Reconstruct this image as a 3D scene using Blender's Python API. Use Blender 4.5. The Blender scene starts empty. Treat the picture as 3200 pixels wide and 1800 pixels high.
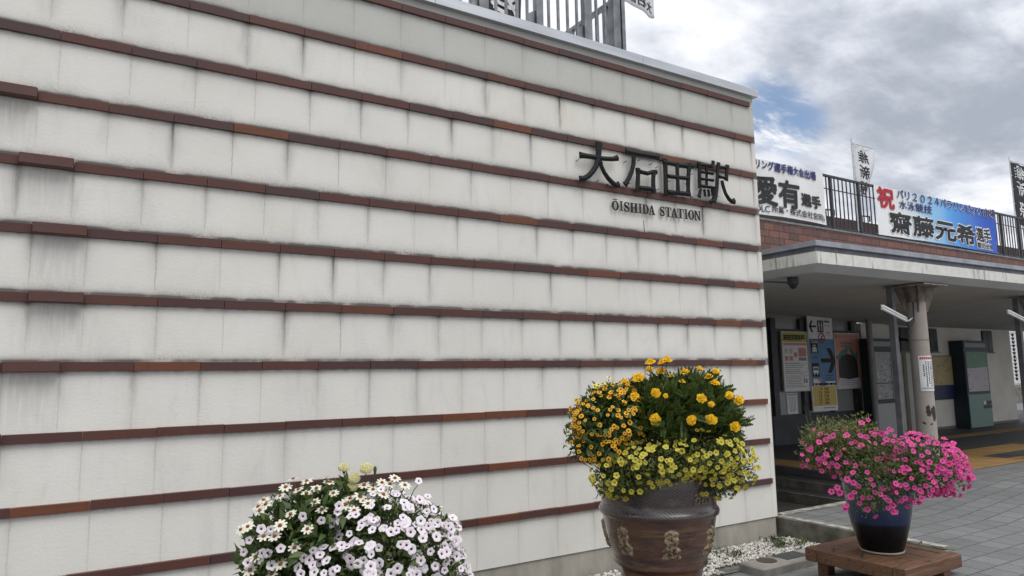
import bpy, math, random
from mathutils import Vector, Matrix
R_ = math.radians
rnd = random.Random(7)
S = bpy.context.scene
COL = S.collection

# ------------------------------------------------------------------ camera
H = 1.70                                   # camera height above the gravel bed
YAW, PITCH, ROLL, FPX = R_(57.9856), R_(7.1178), R_(-0.9611), 2200.0
_f = Vector((math.cos(YAW)*math.cos(PITCH), math.sin(YAW)*math.cos(PITCH), math.sin(PITCH)))
_r0 = Vector((math.sin(YAW), -math.cos(YAW), 0))
_u0 = _r0.cross(_f)
_r = _r0*math.cos(ROLL) + _u0*math.sin(ROLL)
_u = -_r0*math.sin(ROLL) + _u0*math.cos(ROLL)
CAMP = Vector((0, 0, H))
cd = bpy.data.cameras.new("camera"); cam = bpy.data.objects.new("camera", cd); COL.objects.link(cam)
M = Matrix((_r, _u, -_f)).transposed().to_4x4(); M.translation = CAMP
cam.matrix_world = M
cd.sensor_width = 36; cd.lens = 36*FPX/3200; cd.clip_end = 2000; cd.clip_start = 0.05
S.camera = cam

def ray(px, py): return _f*FPX + _r*(px-1600) - _u*(py-900)
def at_y(px, py, y): d = ray(px, py); return CAMP + d*(y/d.y)
def at_z(px, py, z): d = ray(px, py); return CAMP + d*((z-H)/d.z)
def at_d(px, py, dep): d = ray(px, py); return CAMP + d*(dep/FPX)

# ------------------------------------------------------------------ node helpers
def N(nt, t, **kw):
    n = nt.nodes.new(t)
    for k, v in kw.items():
        if k == 'inp':
            for kk, vv in v.items(): n.inputs[kk].default_value = vv
        else: setattr(n, k, v)
    return n
def L(nt, a, b): nt.links.new(a, b)
def MA(nt, op, a, b=None, c=None, clamp=False):
    n = nt.nodes.new('ShaderNodeMath'); n.operation = op; n.use_clamp = clamp
    for i, v in enumerate((a, b, c)):
        if v is None: continue
        if isinstance(v, (int, float)): n.inputs[i].default_value = v
        else: nt.links.new(v, n.inputs[i])
    return n.outputs[0]
def MIX(nt, fac, a, b, blend='MIX'):
    n = nt.nodes.new('ShaderNodeMix'); n.data_type = 'RGBA'; n.blend_type = blend
    for s, v in ((n.inputs[0], fac), (n.inputs[6], a), (n.inputs[7], b)):
        if isinstance(v, (int, float)): s.default_value = v
        elif isinstance(v, (tuple, list)): s.default_value = tuple(v)[:3] + (1,)
        else: nt.links.new(v, s)
    return n.outputs[2]
def NOISE(nt, vec, scale, detail=3, rough=.55, dist=0):
    n = nt.nodes.new('ShaderNodeTexNoise')
    n.inputs['Scale'].default_value = scale; n.inputs['Detail'].default_value = detail
    n.inputs['Roughness'].default_value = rough; n.inputs['Distortion'].default_value = dist
    if vec is not None: nt.links.new(vec, n.inputs['Vector'])
    return n.outputs['Fac']
def SS(nt, x, lo, hi):
    n = nt.nodes.new('ShaderNodeMapRange'); n.interpolation_type = 'SMOOTHSTEP'
    n.inputs[1].default_value = lo; n.inputs[2].default_value = hi
    nt.links.new(x, n.inputs[0]); return n.outputs[0]
def VS(nt, vec, sc):
    n = nt.nodes.new('ShaderNodeVectorMath'); n.operation = 'MULTIPLY'
    nt.links.new(vec, n.inputs[0]); n.inputs[1].default_value = sc; return n.outputs[0]
def newmat(name):
    m = bpy.data.materials.new(name); m.use_nodes = True
    nt = m.node_tree; b = nt.nodes['Principled BSDF']; return m, nt, b
def bump(nt, b, h, strength, dist=.01):
    n = nt.nodes.new('ShaderNodeBump'); n.inputs['Strength'].default_value = strength
    n.inputs['Distance'].default_value = dist
    L(nt, h, n.inputs['Height']); L(nt, n.outputs[0], b.inputs['Normal'])
def pm(name, c1, c2=None, scale=6, rough=.7, bmp=0, bscale=60, metal=0, stretch=(1, 1, 1), spec=.4, island=0, detail=4, emit=None, contrast=(.3, .7)):
    m, nt, b = newmat(name)
    tc = N(nt, 'ShaderNodeTexCoord').outputs['Object']
    v = VS(nt, tc, stretch)
    c2 = c2 or tuple(x*.8 for x in c1)
    f = SS(nt, NOISE(nt, v, scale, detail), *contrast)
    col = MIX(nt, f, c1, c2)
    if island:
        g = N(nt, 'ShaderNodeNewGeometry').outputs['Random Per Island']
        hs = N(nt, 'ShaderNodeHueSaturation')
        L(nt, MA(nt, 'MULTIPLY_ADD', g, island*2, 1-island), hs.inputs['Value'])
        L(nt, MA(nt, 'MULTIPLY_ADD', MA(nt, 'FRACT', MA(nt, 'MULTIPLY', g, 7.13)), island*.10, .5-island*.05), hs.inputs['Hue'])
        L(nt, col, hs.inputs['Color']); col = hs.outputs[0]
    L(nt, col, b.inputs['Base Color'])
    b.inputs['Roughness'].default_value = rough; b.inputs['Metallic'].default_value = metal
    b.inputs['Specular IOR Level'].default_value = spec
    if bmp: bump(nt, b, NOISE(nt, v, bscale, 5), bmp)
    return m

# ------------------------------------------------------------------ sky
W = bpy.data.worlds.new("World"); S.world = W; W.use_nodes = True
nt = W.node_tree; bg = nt.nodes['Background']
SUN_EL, SUN_AZ = R_(58), R_(-75)           # azimuth measured from +X
sky = N(nt, 'ShaderNodeTexSky', sky_type='NISHITA', sun_disc=False, sun_elevation=SUN_EL, sun_rotation=R_(90)-SUN_AZ, air_density=1.0, dust_density=1.0, ozone_density=2.0)
dirn = N(nt, 'ShaderNodeTexCoord').outputs['Generated']
sp = N(nt, 'ShaderNodeSeparateXYZ'); L(nt, dirn, sp.inputs[0])
zz = MA(nt, 'ADD', MA(nt, 'MAXIMUM', sp.outputs[2], 0), .22)
pv = N(nt, 'ShaderNodeCombineXYZ')
L(nt, MA(nt, 'DIVIDE', sp.outputs[0], zz), pv.inputs[0]); L(nt, MA(nt, 'DIVIDE', sp.outputs[1], zz), pv.inputs[1])
P = pv.outputs[0]
def blob(px, py, deg_in, deg_out):
    d = ray(px, py).normalized()
    n = nt.nodes.new('ShaderNodeVectorMath'); n.operation = 'DOT_PRODUCT'
    L(nt, dirn, n.inputs[0]); n.inputs[1].default_value = d
    return SS(nt, n.outputs['Value'], math.cos(R_(deg_out)), math.cos(R_(deg_in)))
nA = NOISE(nt, P, 1.15, 9, .58, .5)
nB = NOISE(nt, VS(nt, P, (1.0, 1.7, 1)), 3.1, 8, .6, .3)
nC = NOISE(nt, P, 9.0, 6, .6, .2)
bright = MA(nt, 'ADD', MA(nt, 'MULTIPLY', nA, .52), MA(nt, 'ADD', MA(nt, 'MULTIPLY', nB, .52), MA(nt, 'MULTIPLY', nC, .20)))
bright = MA(nt, 'SUBTRACT', bright, MA(nt, 'MULTIPLY', blob(2950, 430, 1, 10), .12))
bright = MA(nt, 'SUBTRACT', bright, MA(nt, 'MULTIPLY', blob(2420, -10, 1, 7), .10))
bright = MA(nt, 'ADD', bright, MA(nt, 'MULTIPLY', blob(3080, 700, 1, 5), .14))
bright = MA(nt, 'ADD', bright, MA(nt, 'MULTIPLY', blob(2000, 160, 2, 12), .10))
f = SS(nt, bright, .40, .80)
cr = N(nt, 'ShaderNodeValToRGB'); L(nt, f, cr.inputs[0])
e = cr.color_ramp.elements
e[0].position = 0; e[0].color = (2.9, 3.2, 3.75, 1)
e[1].position = 1; e[1].color = (7.9, 7.95, 8.2, 1)
k = e.new(.45); k.color = (5.0, 5.25, 5.8, 1)
gain = SS(nt, sp.outputs[2], .45, .95)      # overcast sky is brighter towards the zenith
cloud = MIX(nt, 1.0, cr.outputs[0], (1, 1, 1), 'MULTIPLY')
mul = N(nt, 'ShaderNodeVectorMath', operation='SCALE'); L(nt, cloud, mul.inputs[0]); L(nt, MA(nt, 'MULTIPLY_ADD', gain, 1.1, 1.0), mul.inputs['Scale'])
hole = MA(nt, 'MULTIPLY', MA(nt, 'MAXIMUM', blob(2400, 350, .6, 3.8), blob(2480, 390, .4, 3.0)), SS(nt, NOISE(nt, VS(nt, P, (1, 2.2, 1)), 4.5, 6, .62, .4), .38, .56))
cover = MA(nt, 'SUBTRACT', 1, MA(nt, 'MULTIPLY', hole, .9))
skyc = N(nt, 'ShaderNodeVectorMath', operation='SCALE'); L(nt, sky.outputs[0], skyc.inputs[0]); skyc.inputs['Scale'].default_value = 1.0
L(nt, MIX(nt, cover, skyc.outputs[0], mul.outputs[0]), bg.inputs['Color'])
bg.inputs['Strength'].default_value = 0.10

sd = bpy.data.lights.new("sun", 'SUN'); sd.energy = 1.0; sd.angle = R_(38); sd.color = (1, .965, .91)
so = bpy.data.objects.new("sun", sd); COL.objects.link(so)
sdir = Vector((math.cos(SUN_AZ)*math.cos(SUN_EL), math.sin(SUN_AZ)*math.cos(SUN_EL), math.sin(SUN_EL)))
so.rotation_euler = sdir.to_track_quat('Z', 'Y').to_euler(); so.location = (0, -5, 20)
S.view_settings.view_transform = 'Standard'; S.view_settings.look = 'None'
S.view_settings.gamma = 1; S.view_settings.exposure = 0.52

# ------------------------------------------------------------------ object helpers
def tag(o, label=None, cat=None, group=None, kind=None):
    if label: o['label'] = label
    if cat: o['category'] = cat
    if group: o['group'] = group
    if kind: o['kind'] = kind
    return o
def wl(o):
    v = Vector((0, 0, 0))
    while o is not None: v += o.location; o = o.parent
    return v
def empty(name, loc, label=None, cat=None, group=None):
    o = bpy.data.objects.new(name, None); COL.objects.link(o); o.location = loc; o.empty_display_size = .1
    return tag(o, label, cat, group)
class MB:
    def __init__(s): s.v = []; s.f = []; s.m = []; s.sm = []; s.uv = None
    def face(s, pts, mi=0, sm=False):
        b = len(s.v); s.v += [tuple(p) for p in pts]; s.f.append(tuple(range(b, b+len(pts)))); s.m.append(mi); s.sm.append(sm)
    def mesh(s, vs, fs, mi=0, sm=False):
        b = len(s.v); s.v += [tuple(p) for p in vs]
        for q in fs: s.f.append(tuple(b+i for i in q)); s.m.append(mi); s.sm.append(sm)
        return s
    def box(s, x0, x1, y0, y1, z0, z1, mi=0):
        vs = [(x, y, z) for z in (z0, z1) for y in (y0, y1) for x in (x0, x1)]
        return s.mesh(vs, [(0, 2, 3, 1), (4, 5, 7, 6), (0, 1, 5, 4), (2, 6, 7, 3), (0, 4, 6, 2), (1, 3, 7, 5)], mi)
    def bbox(s, x0, x1, y0, y1, z0, z1, b, mi=0):
        # box with chamfered edges: stack of inset rings
        rings = []
        for z, i in ((z0, b), (z0+b, 0), (z1-b, 0), (z1, b)):
            c = b*.0 + i
            rings.append([(x0+c+b, y0+c, z), (x1-c-b, y0+c, z), (x1-c, y0+c+b, z), (x1-c, y1-c-b, z), (x1-c-b, y1-c, z), (x0+c+b, y1-c, z), (x0+c, y1-c-b, z), (x0+c, y0+c+b, z)])
        vs = sum(rings, []); fs = [tuple(reversed(range(8))), tuple(range(24, 32))]
        for k in range(3):
            for j in range(8): fs.append((k*8+j, k*8+(j+1) % 8, (k+1)*8+(j+1) % 8, (k+1)*8+j))
        return s.mesh(vs, fs, mi)
    def tube(s, path, r, n=8, mi=0, caps=True, sm=True):
        path = [Vector(p) for p in path]; rs = r if isinstance(r, (list, tuple)) else [r]*len(path)
        vs = []; fs = []; a = None
        for i, p in enumerate(path):
            t = (path[min(i+1, len(path)-1)] - path[max(i-1, 0)]).normalized()
            if a is None: a = t.orthogonal().normalized()
            a = (a - t*a.dot(t)).normalized(); b = t.cross(a)
            for j in range(n):
                w = 2*math.pi*j/n; vs.append(p + (a*math.cos(w)+b*math.sin(w))*rs[i])
        for i in range(len(path)-1):
            for j in range(n): fs.append((i*n+j, i*n+(j+1) % n, (i+1)*n+(j+1) % n, (i+1)*n+j))
        s.mesh(vs, fs, mi, sm)
        if caps:
            s.face(list(reversed(vs[:n])), mi); s.face(vs[-n:], mi)
        return s
    def lathe(s, c, prof, n=48, mi=0, sm=True):
        vs = []; fs = []
        for r, z in prof:
            for j in range(n):
                w = 2*math.pi*j/n; vs.append((c[0]+r*math.cos(w), c[1]+r*math.sin(w), c[2]+z))
        for i in range(len(prof)-1):
            for j in range(n): fs.append((i*n+j, i*n+(j+1) % n, (i+1)*n+(j+1) % n, (i+1)*n+j))
        return s.mesh(vs, fs, mi, sm)
    def rect(s, o, u, v, mi=0):   # flat quad from corner o spanned by u, v
        o = Vector(o); u = Vector(u); v = Vector(v); s.face([o, o+u, o+u+v, o+v], mi); return s
    def build(s, name, mats, parent=None, loc=None):
        off = wl(parent) if parent else Vector(loc or (0, 0, 0))
        me = bpy.data.meshes.new(name)
        me.from_pydata([(a-off.x, b-off.y, c-off.z) for a, b, c in s.v], [], s.f)
        for m in (mats if isinstance(mats, (list, tuple)) else [mats]): me.materials.append(m)
        me.polygons.foreach_set('material_index', s.m); me.polygons.foreach_set('use_smooth', s.sm)
        me.update()
        o = bpy.data.objects.new(name, me); COL.objects.link(o)
        if parent: o.parent = parent
        elif loc is not None: o.location = loc
        return o

_tc = {}
def glyphs(body):
    if body in _tc: return _tc[body]
    c = bpy.data.curves.new('text', 'FONT'); c.body = body; c.resolution_u = 3
    o = bpy.data.objects.new('text', c); COL.objects.link(o); bpy.context.view_layer.update()
    me = bpy.data.meshes.new_from_object(o.evaluated_get(bpy.context.evaluated_depsgraph_get()))
    vs = [v.co.copy() for v in me.vertices]; fs = [tuple(p.vertices) for p in me.polygons]
    bpy.data.objects.remove(o); bpy.data.curves.remove(c); bpy.data.meshes.remove(me)
    x0 = min(v.x for v in vs); x1 = max(v.x for v in vs); y0 = min(v.y for v in vs); y1 = max(v.y for v in vs)
    _tc[body] = ([((v.x-x0)/(x1-x0), (v.y-y0)/(y1-y0)) for v in vs], fs); return _tc[body]
def text(mb, body, o, u, v, bold=0.0, mi=0, mirror=False, disp=None, n=4, nrm=(0, -1, 0)):
    """text stretched into the parallelogram corner o, sides u (right) and v (up); bold thickens the strokes (share of the height)"""
    vs, fs = glyphs(body); o = Vector(o); u = Vector(u); v = Vector(v); nrm = Vector(nrm)
    du = u.normalized()*v.length*bold; dv = v*bold
    shifts = [(0, 0)] if not bold else [(math.cos(2*math.pi*k/n+.4), math.sin(2*math.pi*k/n+.4)) for k in range(n)]
    for k, (sa, sb) in enumerate(shifts):
        out = []
        for a, b in vs:
            if mirror: a = 1-a
            p = o + u*a + v*b + du*sa + dv*sb + nrm*(.0006*k)
            if disp: p = p + disp(p)
            out.append(p)
        mb.mesh(out, fs, mi)

def vtext(mb, body, x, y, z, w, h, **kw):   # upright text on a plane of constant y facing -y
    text(mb, body, (x, y, z), (w, 0, 0), (0, 0, h), **kw)

# ------------------------------------------------------------------ plain materials
m_white = pm('white paint', (.62, .61, .58), (.52, .51, .47), 3, .6, .1, 40)
m_plas = pm('back wall plaster', (.70, .67, .60), (.60, .57, .50), 1.5, .85, .15, 50)
m_metal = pm('galvanised steel', (.24, .25, .26), (.15, .155, .165), 9, .45, .05, 60, .75)
m_dmetal = pm('dark painted steel', (.055, .058, .062), (.035, .036, .04), 8, .5, 0, 1, .3)
m_cap = pm('pale aluminium coping', (.55, .57, .59), (.46, .48, .50), 2, .38, 0, 1, .55, (1, 1, 9))
m_flash = pm('blue grey flashing', (.34, .35, .38), (.24, .25, .28), 5, .5, .05, 30, .25)
m_flash2 = pm('dark grey flashing', (.15, .155, .175), (.095, .10, .112), 5, .55, .05, 30, .2)
m_sof = pm('soffit board', (.47, .47, .455), (.41, .41, .395), 1.2, .8, .03, 40)
m_black = pm('near black', (.02, .021, .024), (.014, .014, .016), 10, .5)
m_ink = pm('black ink', (.022, .022, .024), None, 4, .7)
m_navy = pm('navy ink', (.03, .035, .16), None, 4, .7)
m_red = pm('red ink', (.45, .02, .035), None, 4, .7)
m_outl = pm('white ink', (.80, .80, .80), None, 4, .7)
m_glass = pm('dark window glass', (.012, .014, .02), (.018, .02, .028), 2, .35, 0, 1, 0, (1, 1, 1), .15)
m_conc = pm('weathered concrete', (.30, .285, .25), (.165, .155, .13), 5, .9, .4, 70, detail=8)
m_mossc = pm('mossy concrete', (.20, .19, .155), (.075, .075, .055), 6, .95, .5, 60, detail=9)
m_paper = pm('paper', (.72, .72, .71), (.66, .66, .65), 6, .8)

# ------------------------------------------------------------------ ground
def paver_mat(name, c1, c2, bw, bh):
    m, nt, b = newmat(name)
    tc = N(nt, 'ShaderNodeTexCoord').outputs['Object']
    br = N(nt, 'ShaderNodeTexBrick', offset=.5, squash=1)
    for k, v in (('Scale', 1), ('Brick Width', bw), ('Row Height', bh), ('Mortar Size', .0055), ('Mortar Smooth', .3), ('Bias', 0)): br.inputs[k].default_value = v
    br.inputs['Color1'].default_value = c1+(1,); br.inputs['Color2'].default_value = c2+(1,); br.inputs['Mortar'].default_value = (.035, .034, .032, 1)
    L(nt, tc, br.inputs['Vector'])
    n1 = NOISE(nt, tc, 1.3, 6, .65); n2 = NOISE(nt, tc, 90, 3)
    col = MIX(nt, SS(nt, n1, .3, .75), br.outputs['Color'], (.12, .12, .115), 'MIX')
    mx = nt.nodes[-1]; 
    col = MIX(nt, .38, br.outputs['Color'], col)
    col = MIX(nt, .35, col, MIX(nt, SS(nt, n2, .3, .7), (.4, .4, .4), (1, 1, 1)), 'MULTIPLY')
    st = MA(nt, 'MAXIMUM', SS(nt, NOISE(nt, tc, 5, 7, .7, .6), .58, .72), MA(nt, 'MULTIPLY', SS(nt, NOISE(nt, tc, .9, 5, .6, .5), .52, .70), .7))
    col = MIX(nt, MA(nt, 'MULTIPLY', st, .5), col, (.075, .072, .066))
    L(nt, col, b.inputs['Base Color']); b.inputs['Roughness'].default_value = .75
    h = MA(nt, 'SUBTRACT', MA(nt, 'MULTIPLY', n2, .25), br.outputs['Fac'])
    bump(nt, b, h, .5, .006)
    return m
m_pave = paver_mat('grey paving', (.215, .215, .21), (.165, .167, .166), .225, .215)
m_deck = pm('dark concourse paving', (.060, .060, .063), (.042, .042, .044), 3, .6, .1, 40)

# one sheet to the horizon, with the low pavement near the camera and the plaza level
def low_z(y): return .0 if y > 4.05 else (.205 if y < 3.25 else .205*(4.05-y)/.8)
g = MB()
xs = [-60, -6, 0, 2, 4, 5, 6.28, 6.38]; ys = [-60, -3, 0, 1.5, 2.85, 3.25, 3.65, 4.05, 5.0]
for i in range(len(xs)-1):
    for j in range(len(ys)-1):
        a, b, c, d = xs[i], xs[i+1], ys[j], ys[j+1]
        g.face([(a, c, low_z(c)), (b, c, low_z(c)), (b, d, low_z(d)), (a, d, low_z(d))])
tag(g.build('pavement', m_pave), 'grey paved ground in front of the banded wall', kind='structure')
def plaza_z(x): return .205 if x < 7.7 else (.345 if x > 9.7 else .205+.14*(x-7.7)/2.0)
g = MB()
xs = [6.38, 7.0, 7.7, 8.2, 8.7, 9.2, 9.7, 14, 26, 80]
for i in range(len(xs)-1):
    a, b = xs[i], xs[i+1]
    for c, d in ((-60, -3), (-3, 2.85), (2.85, 4.95)):
        g.face([(a, c, plaza_z(a)), (b, c, plaza_z(b)), (b, d, plaza_z(b)), (a, d, plaza_z(a))])
tag(g.build('plaza', m_pave), 'grey paved plaza ramping up to the station concourse', kind='structure')
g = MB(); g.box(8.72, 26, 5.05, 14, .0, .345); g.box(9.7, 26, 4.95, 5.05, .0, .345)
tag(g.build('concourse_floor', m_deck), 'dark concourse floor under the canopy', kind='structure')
g = MB(); g.face([(26, -60, .343), (400, -60, .343), (400, 400, .343), (26, 400, .343)]); g.face([(-400, 14, .0), (26, 14, .0), (26, 400, .0), (-400, 400, .0)])
g.face([(-400, -400, -.02), (400, -400, -.02), (400, -60, -.02), (-400, -60, -.02)])
tag(g.build('ground', pm('distant ground', (.2, .2, .195), (.15, .15, .145), .5, .9)), 'flat ground beyond the station', kind='structure')
g = MB(); g.face([(6.2, 5.02, -.004), (8.2, 5.02, -.004), (8.2, 12, -.004), (6.2, 12, -.004)])
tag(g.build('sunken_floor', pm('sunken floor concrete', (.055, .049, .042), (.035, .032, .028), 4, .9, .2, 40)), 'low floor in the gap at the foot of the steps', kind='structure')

m_tact = None
def tactile():
    m, nt, b = newmat('yellow tactile paving')
    tc = N(nt, 'ShaderNodeTexCoord').outputs['Object']
    vo = N(nt, 'ShaderNodeTexVoronoi', feature='F1'); vo.inputs['Scale'].default_value = 16; vo.inputs['Randomness'].default_value = 0
    L(nt, tc, vo.inputs['Vector'])
    dot = SS(nt, vo.outputs['Distance'], .42, .25)
    col = MIX(nt, SS(nt, NOISE(nt, tc, 3, 6), .3, .7), (.33, .19, .055), (.24, .145, .05))
    br = N(nt, 'ShaderNodeTexBrick', offset=0); 
    for k, v in (('Scale', 1), ('Brick Width', .3), ('Row Height', .3), ('Mortar Size', .005)): br.inputs[k].default_value = v
    L(nt, tc, br.inputs['Vector'])
    col = MIX(nt, MA(nt, 'MULTIPLY', br.outputs['Fac'], .6), col, (.08, .06, .03))
    col = MIX(nt, MA(nt, 'MULTIPLY', dot, .25), col, (.45, .28, .09))
    L(nt, col, b.inputs['Base Color']); b.inputs['Roughness'].default_value = .8
    bump(nt, b, dot, .8, .006); return m
m_tact = tactile()
g = MB(); z = .350
g.box(8.82, 9.42, 5.15, 9.8, .30, z); g.box(9.425, 12.0, 4.97, 6.2, .30, z); g.box(12.005, 14.4, 4.97, 5.27, .30, z); g.box(12.005, 14.4, 5.65, 6.2, .30, z)
g.box(13.8, 20, 7.4, 7.7, .30, z)
tag(g.build('tactile_paving', m_tact), 'yellow studded tactile paving on the concourse', kind='structure')
# steps and kerb
g = MB()
m_nose = pm('worn step nosing', (.13, .115, .095), (.07, .063, .055), 8, .9, .2, 60)
m_step = pm('dark step stone', (.040, .040, .041), (.024, .024, .025), 5, .8, .1, 40)
st = empty('stone_steps', (8.4, 7, 0), 'dark stone steps rising to the concourse beside the wall end', 'steps')
for k, (x, z) in enumerate(((8.1, .12), (8.4, .235))):
    g = MB(); g.box(x+.045, x+.31 if k == 0 else 8.715, 5.06, 12, .0, z); g.box(x, x+.042, 5.06, 12, 0, z+.002, 1); g.build('tread', [m_step, m_nose], st)
kb = empty('kerb', (6.3, 4.9, 0), 'mossy concrete kerb around the raised paving by the wall end', 'kerb')
g = MB(); g.bbox(6.28, 6.378, 3.2, 5.05, -.1, .212, .008); g.bbox(6.382, 8.08, 4.953, 5.052, -.1, .214, .008)
o = g.build('kerb_stone', m_mossc, kb)
g = MB(); g.box(6.29, 6.37, 3.3, 4.94, .19, .2165); g.box(6.39, 8.0, 4.962, 5.043, .19, .2185); g.build('worn_edge', pm('worn kerb top', (.42, .40, .35), (.22, .21, .18), 10, .9, .4, 60, detail=8, contrast=(.4, .6)), kb)

# gravel bed
gb = MB(); gb.face([(-6, 4.32, .010), (6.27, 4.32, .010), (6.27, 4.9, .014), (-6, 4.9, .014)])
gravel = gb.build('gravel_soil', pm('gravel soil', (.16, .15, .135), (.09, .085, .075), 20, .95, .3, 80)); tag(gravel, 'soil of the gravel bed', kind='structure')
st_ = MB()
def pebble(mb, c, r):
    vs = []; n = 5
    ax = [Vector((rnd.uniform(-1, 1), rnd.uniform(-1, 1), rnd.uniform(-.6, .6))).normalized() for _ in range(1)][0]
    base = [(0, 0, 1), (.89, 0, .45), (.28, .85, .45), (-.72, .53, .45), (-.72, -.53, .45), (.28, -.85, .45), (.72, .53, -.45), (-.28, .85, -.45), (-.89, 0, -.45), (-.28, -.85, -.45), (.72, -.53, -.45), (0, 0, -1)]
    q = Matrix.Rotation(rnd.uniform(0, 6.28), 3, ax); sx, sy, sz = rnd.uniform(.7, 1.3), rnd.uniform(.6, 1.1), rnd.uniform(.45, .8)
    for p in base:
        v = q @ Vector((p[0]*sx, p[1]*sy, p[2]*sz)); vs.append((c[0]+v.x*r, c[1]+v.y*r, c[2]+v.z*r))
    fs = [(0, 1, 2), (0, 2, 3), (0, 3, 4), (0, 4, 5), (0, 5, 1), (1, 6, 2), (2, 7, 3), (3, 8, 4), (4, 9, 5), (5, 10, 1), (6, 7, 2), (7, 8, 3), (8, 9, 4), (9, 10, 5), (10, 6, 1), (11, 7, 6), (11, 8, 7), (11, 9, 8), (11, 10, 9), (11, 6, 10)]
    mb.mesh(vs, fs, 0, True)
for k in range(5200):
    x = rnd.uniform(2.6, 6.26) ; y = rnd.uniform(4.32, 4.885)
    if x > 4.75 and y < 4.45: continue
    pebble(st_, (x, y, .022+rnd.uniform(0, .012)), rnd.uniform(.008, .017))
m_peb = pm('white gravel', (.66, .64, .58), (.42, .39, .34), 30, .85, .2, 60, island=.28)
tag(st_.build('white_gravel', m_peb), 'white gravel strewn along the foot of the wall', kind='stuff')

# ------------------------------------------------------------------ banded wall
D = 4.9; TZ = 4.5756; SP = .40105; TH = .057
def strip_z(i): return TZ - SP*i
TL = .3812
joint0 = [.5, .501, .513, .548, .522, .55, .41, .528, .491, .028, .163]
proud_px = {3: (None, (119.6, 300)), 4: ((74.5, 515), (231, 535)), 5: ((115.5, 728), (272, 740)), 6: ((104, 942), (262, 948)), 7: ((23, 1163), (188, 1163)), 8: (None, (2, 1391))}
proud = {}
for i, (a, b) in proud_px.items():
    x1 = at_y(b[0], b[1], D).x; proud[i] = (x1-.275, x1)
XR, XL = 6.228, -5.0
joints = []
for i in range(11):
    off = joint0[i]*D; js = []
    if i in proud:
        x1 = proud[i][1]; k0 = round((off-x1)/TL); step = (off-x1)/max(1, k0) if k0 > 0 else TL
        x = x1
        while x < 6.157-.12: js.append(x); x += step if x < off else TL
        x = proud[i][0]
        while x > XL: js.insert(0, x); x -= TL
    else:
        x = off
        while x > XL+TL: x -= TL
        while x < 6.157-.12: js.append(x); x += TL
    joints.append(sorted(js + [6.157]))

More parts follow.
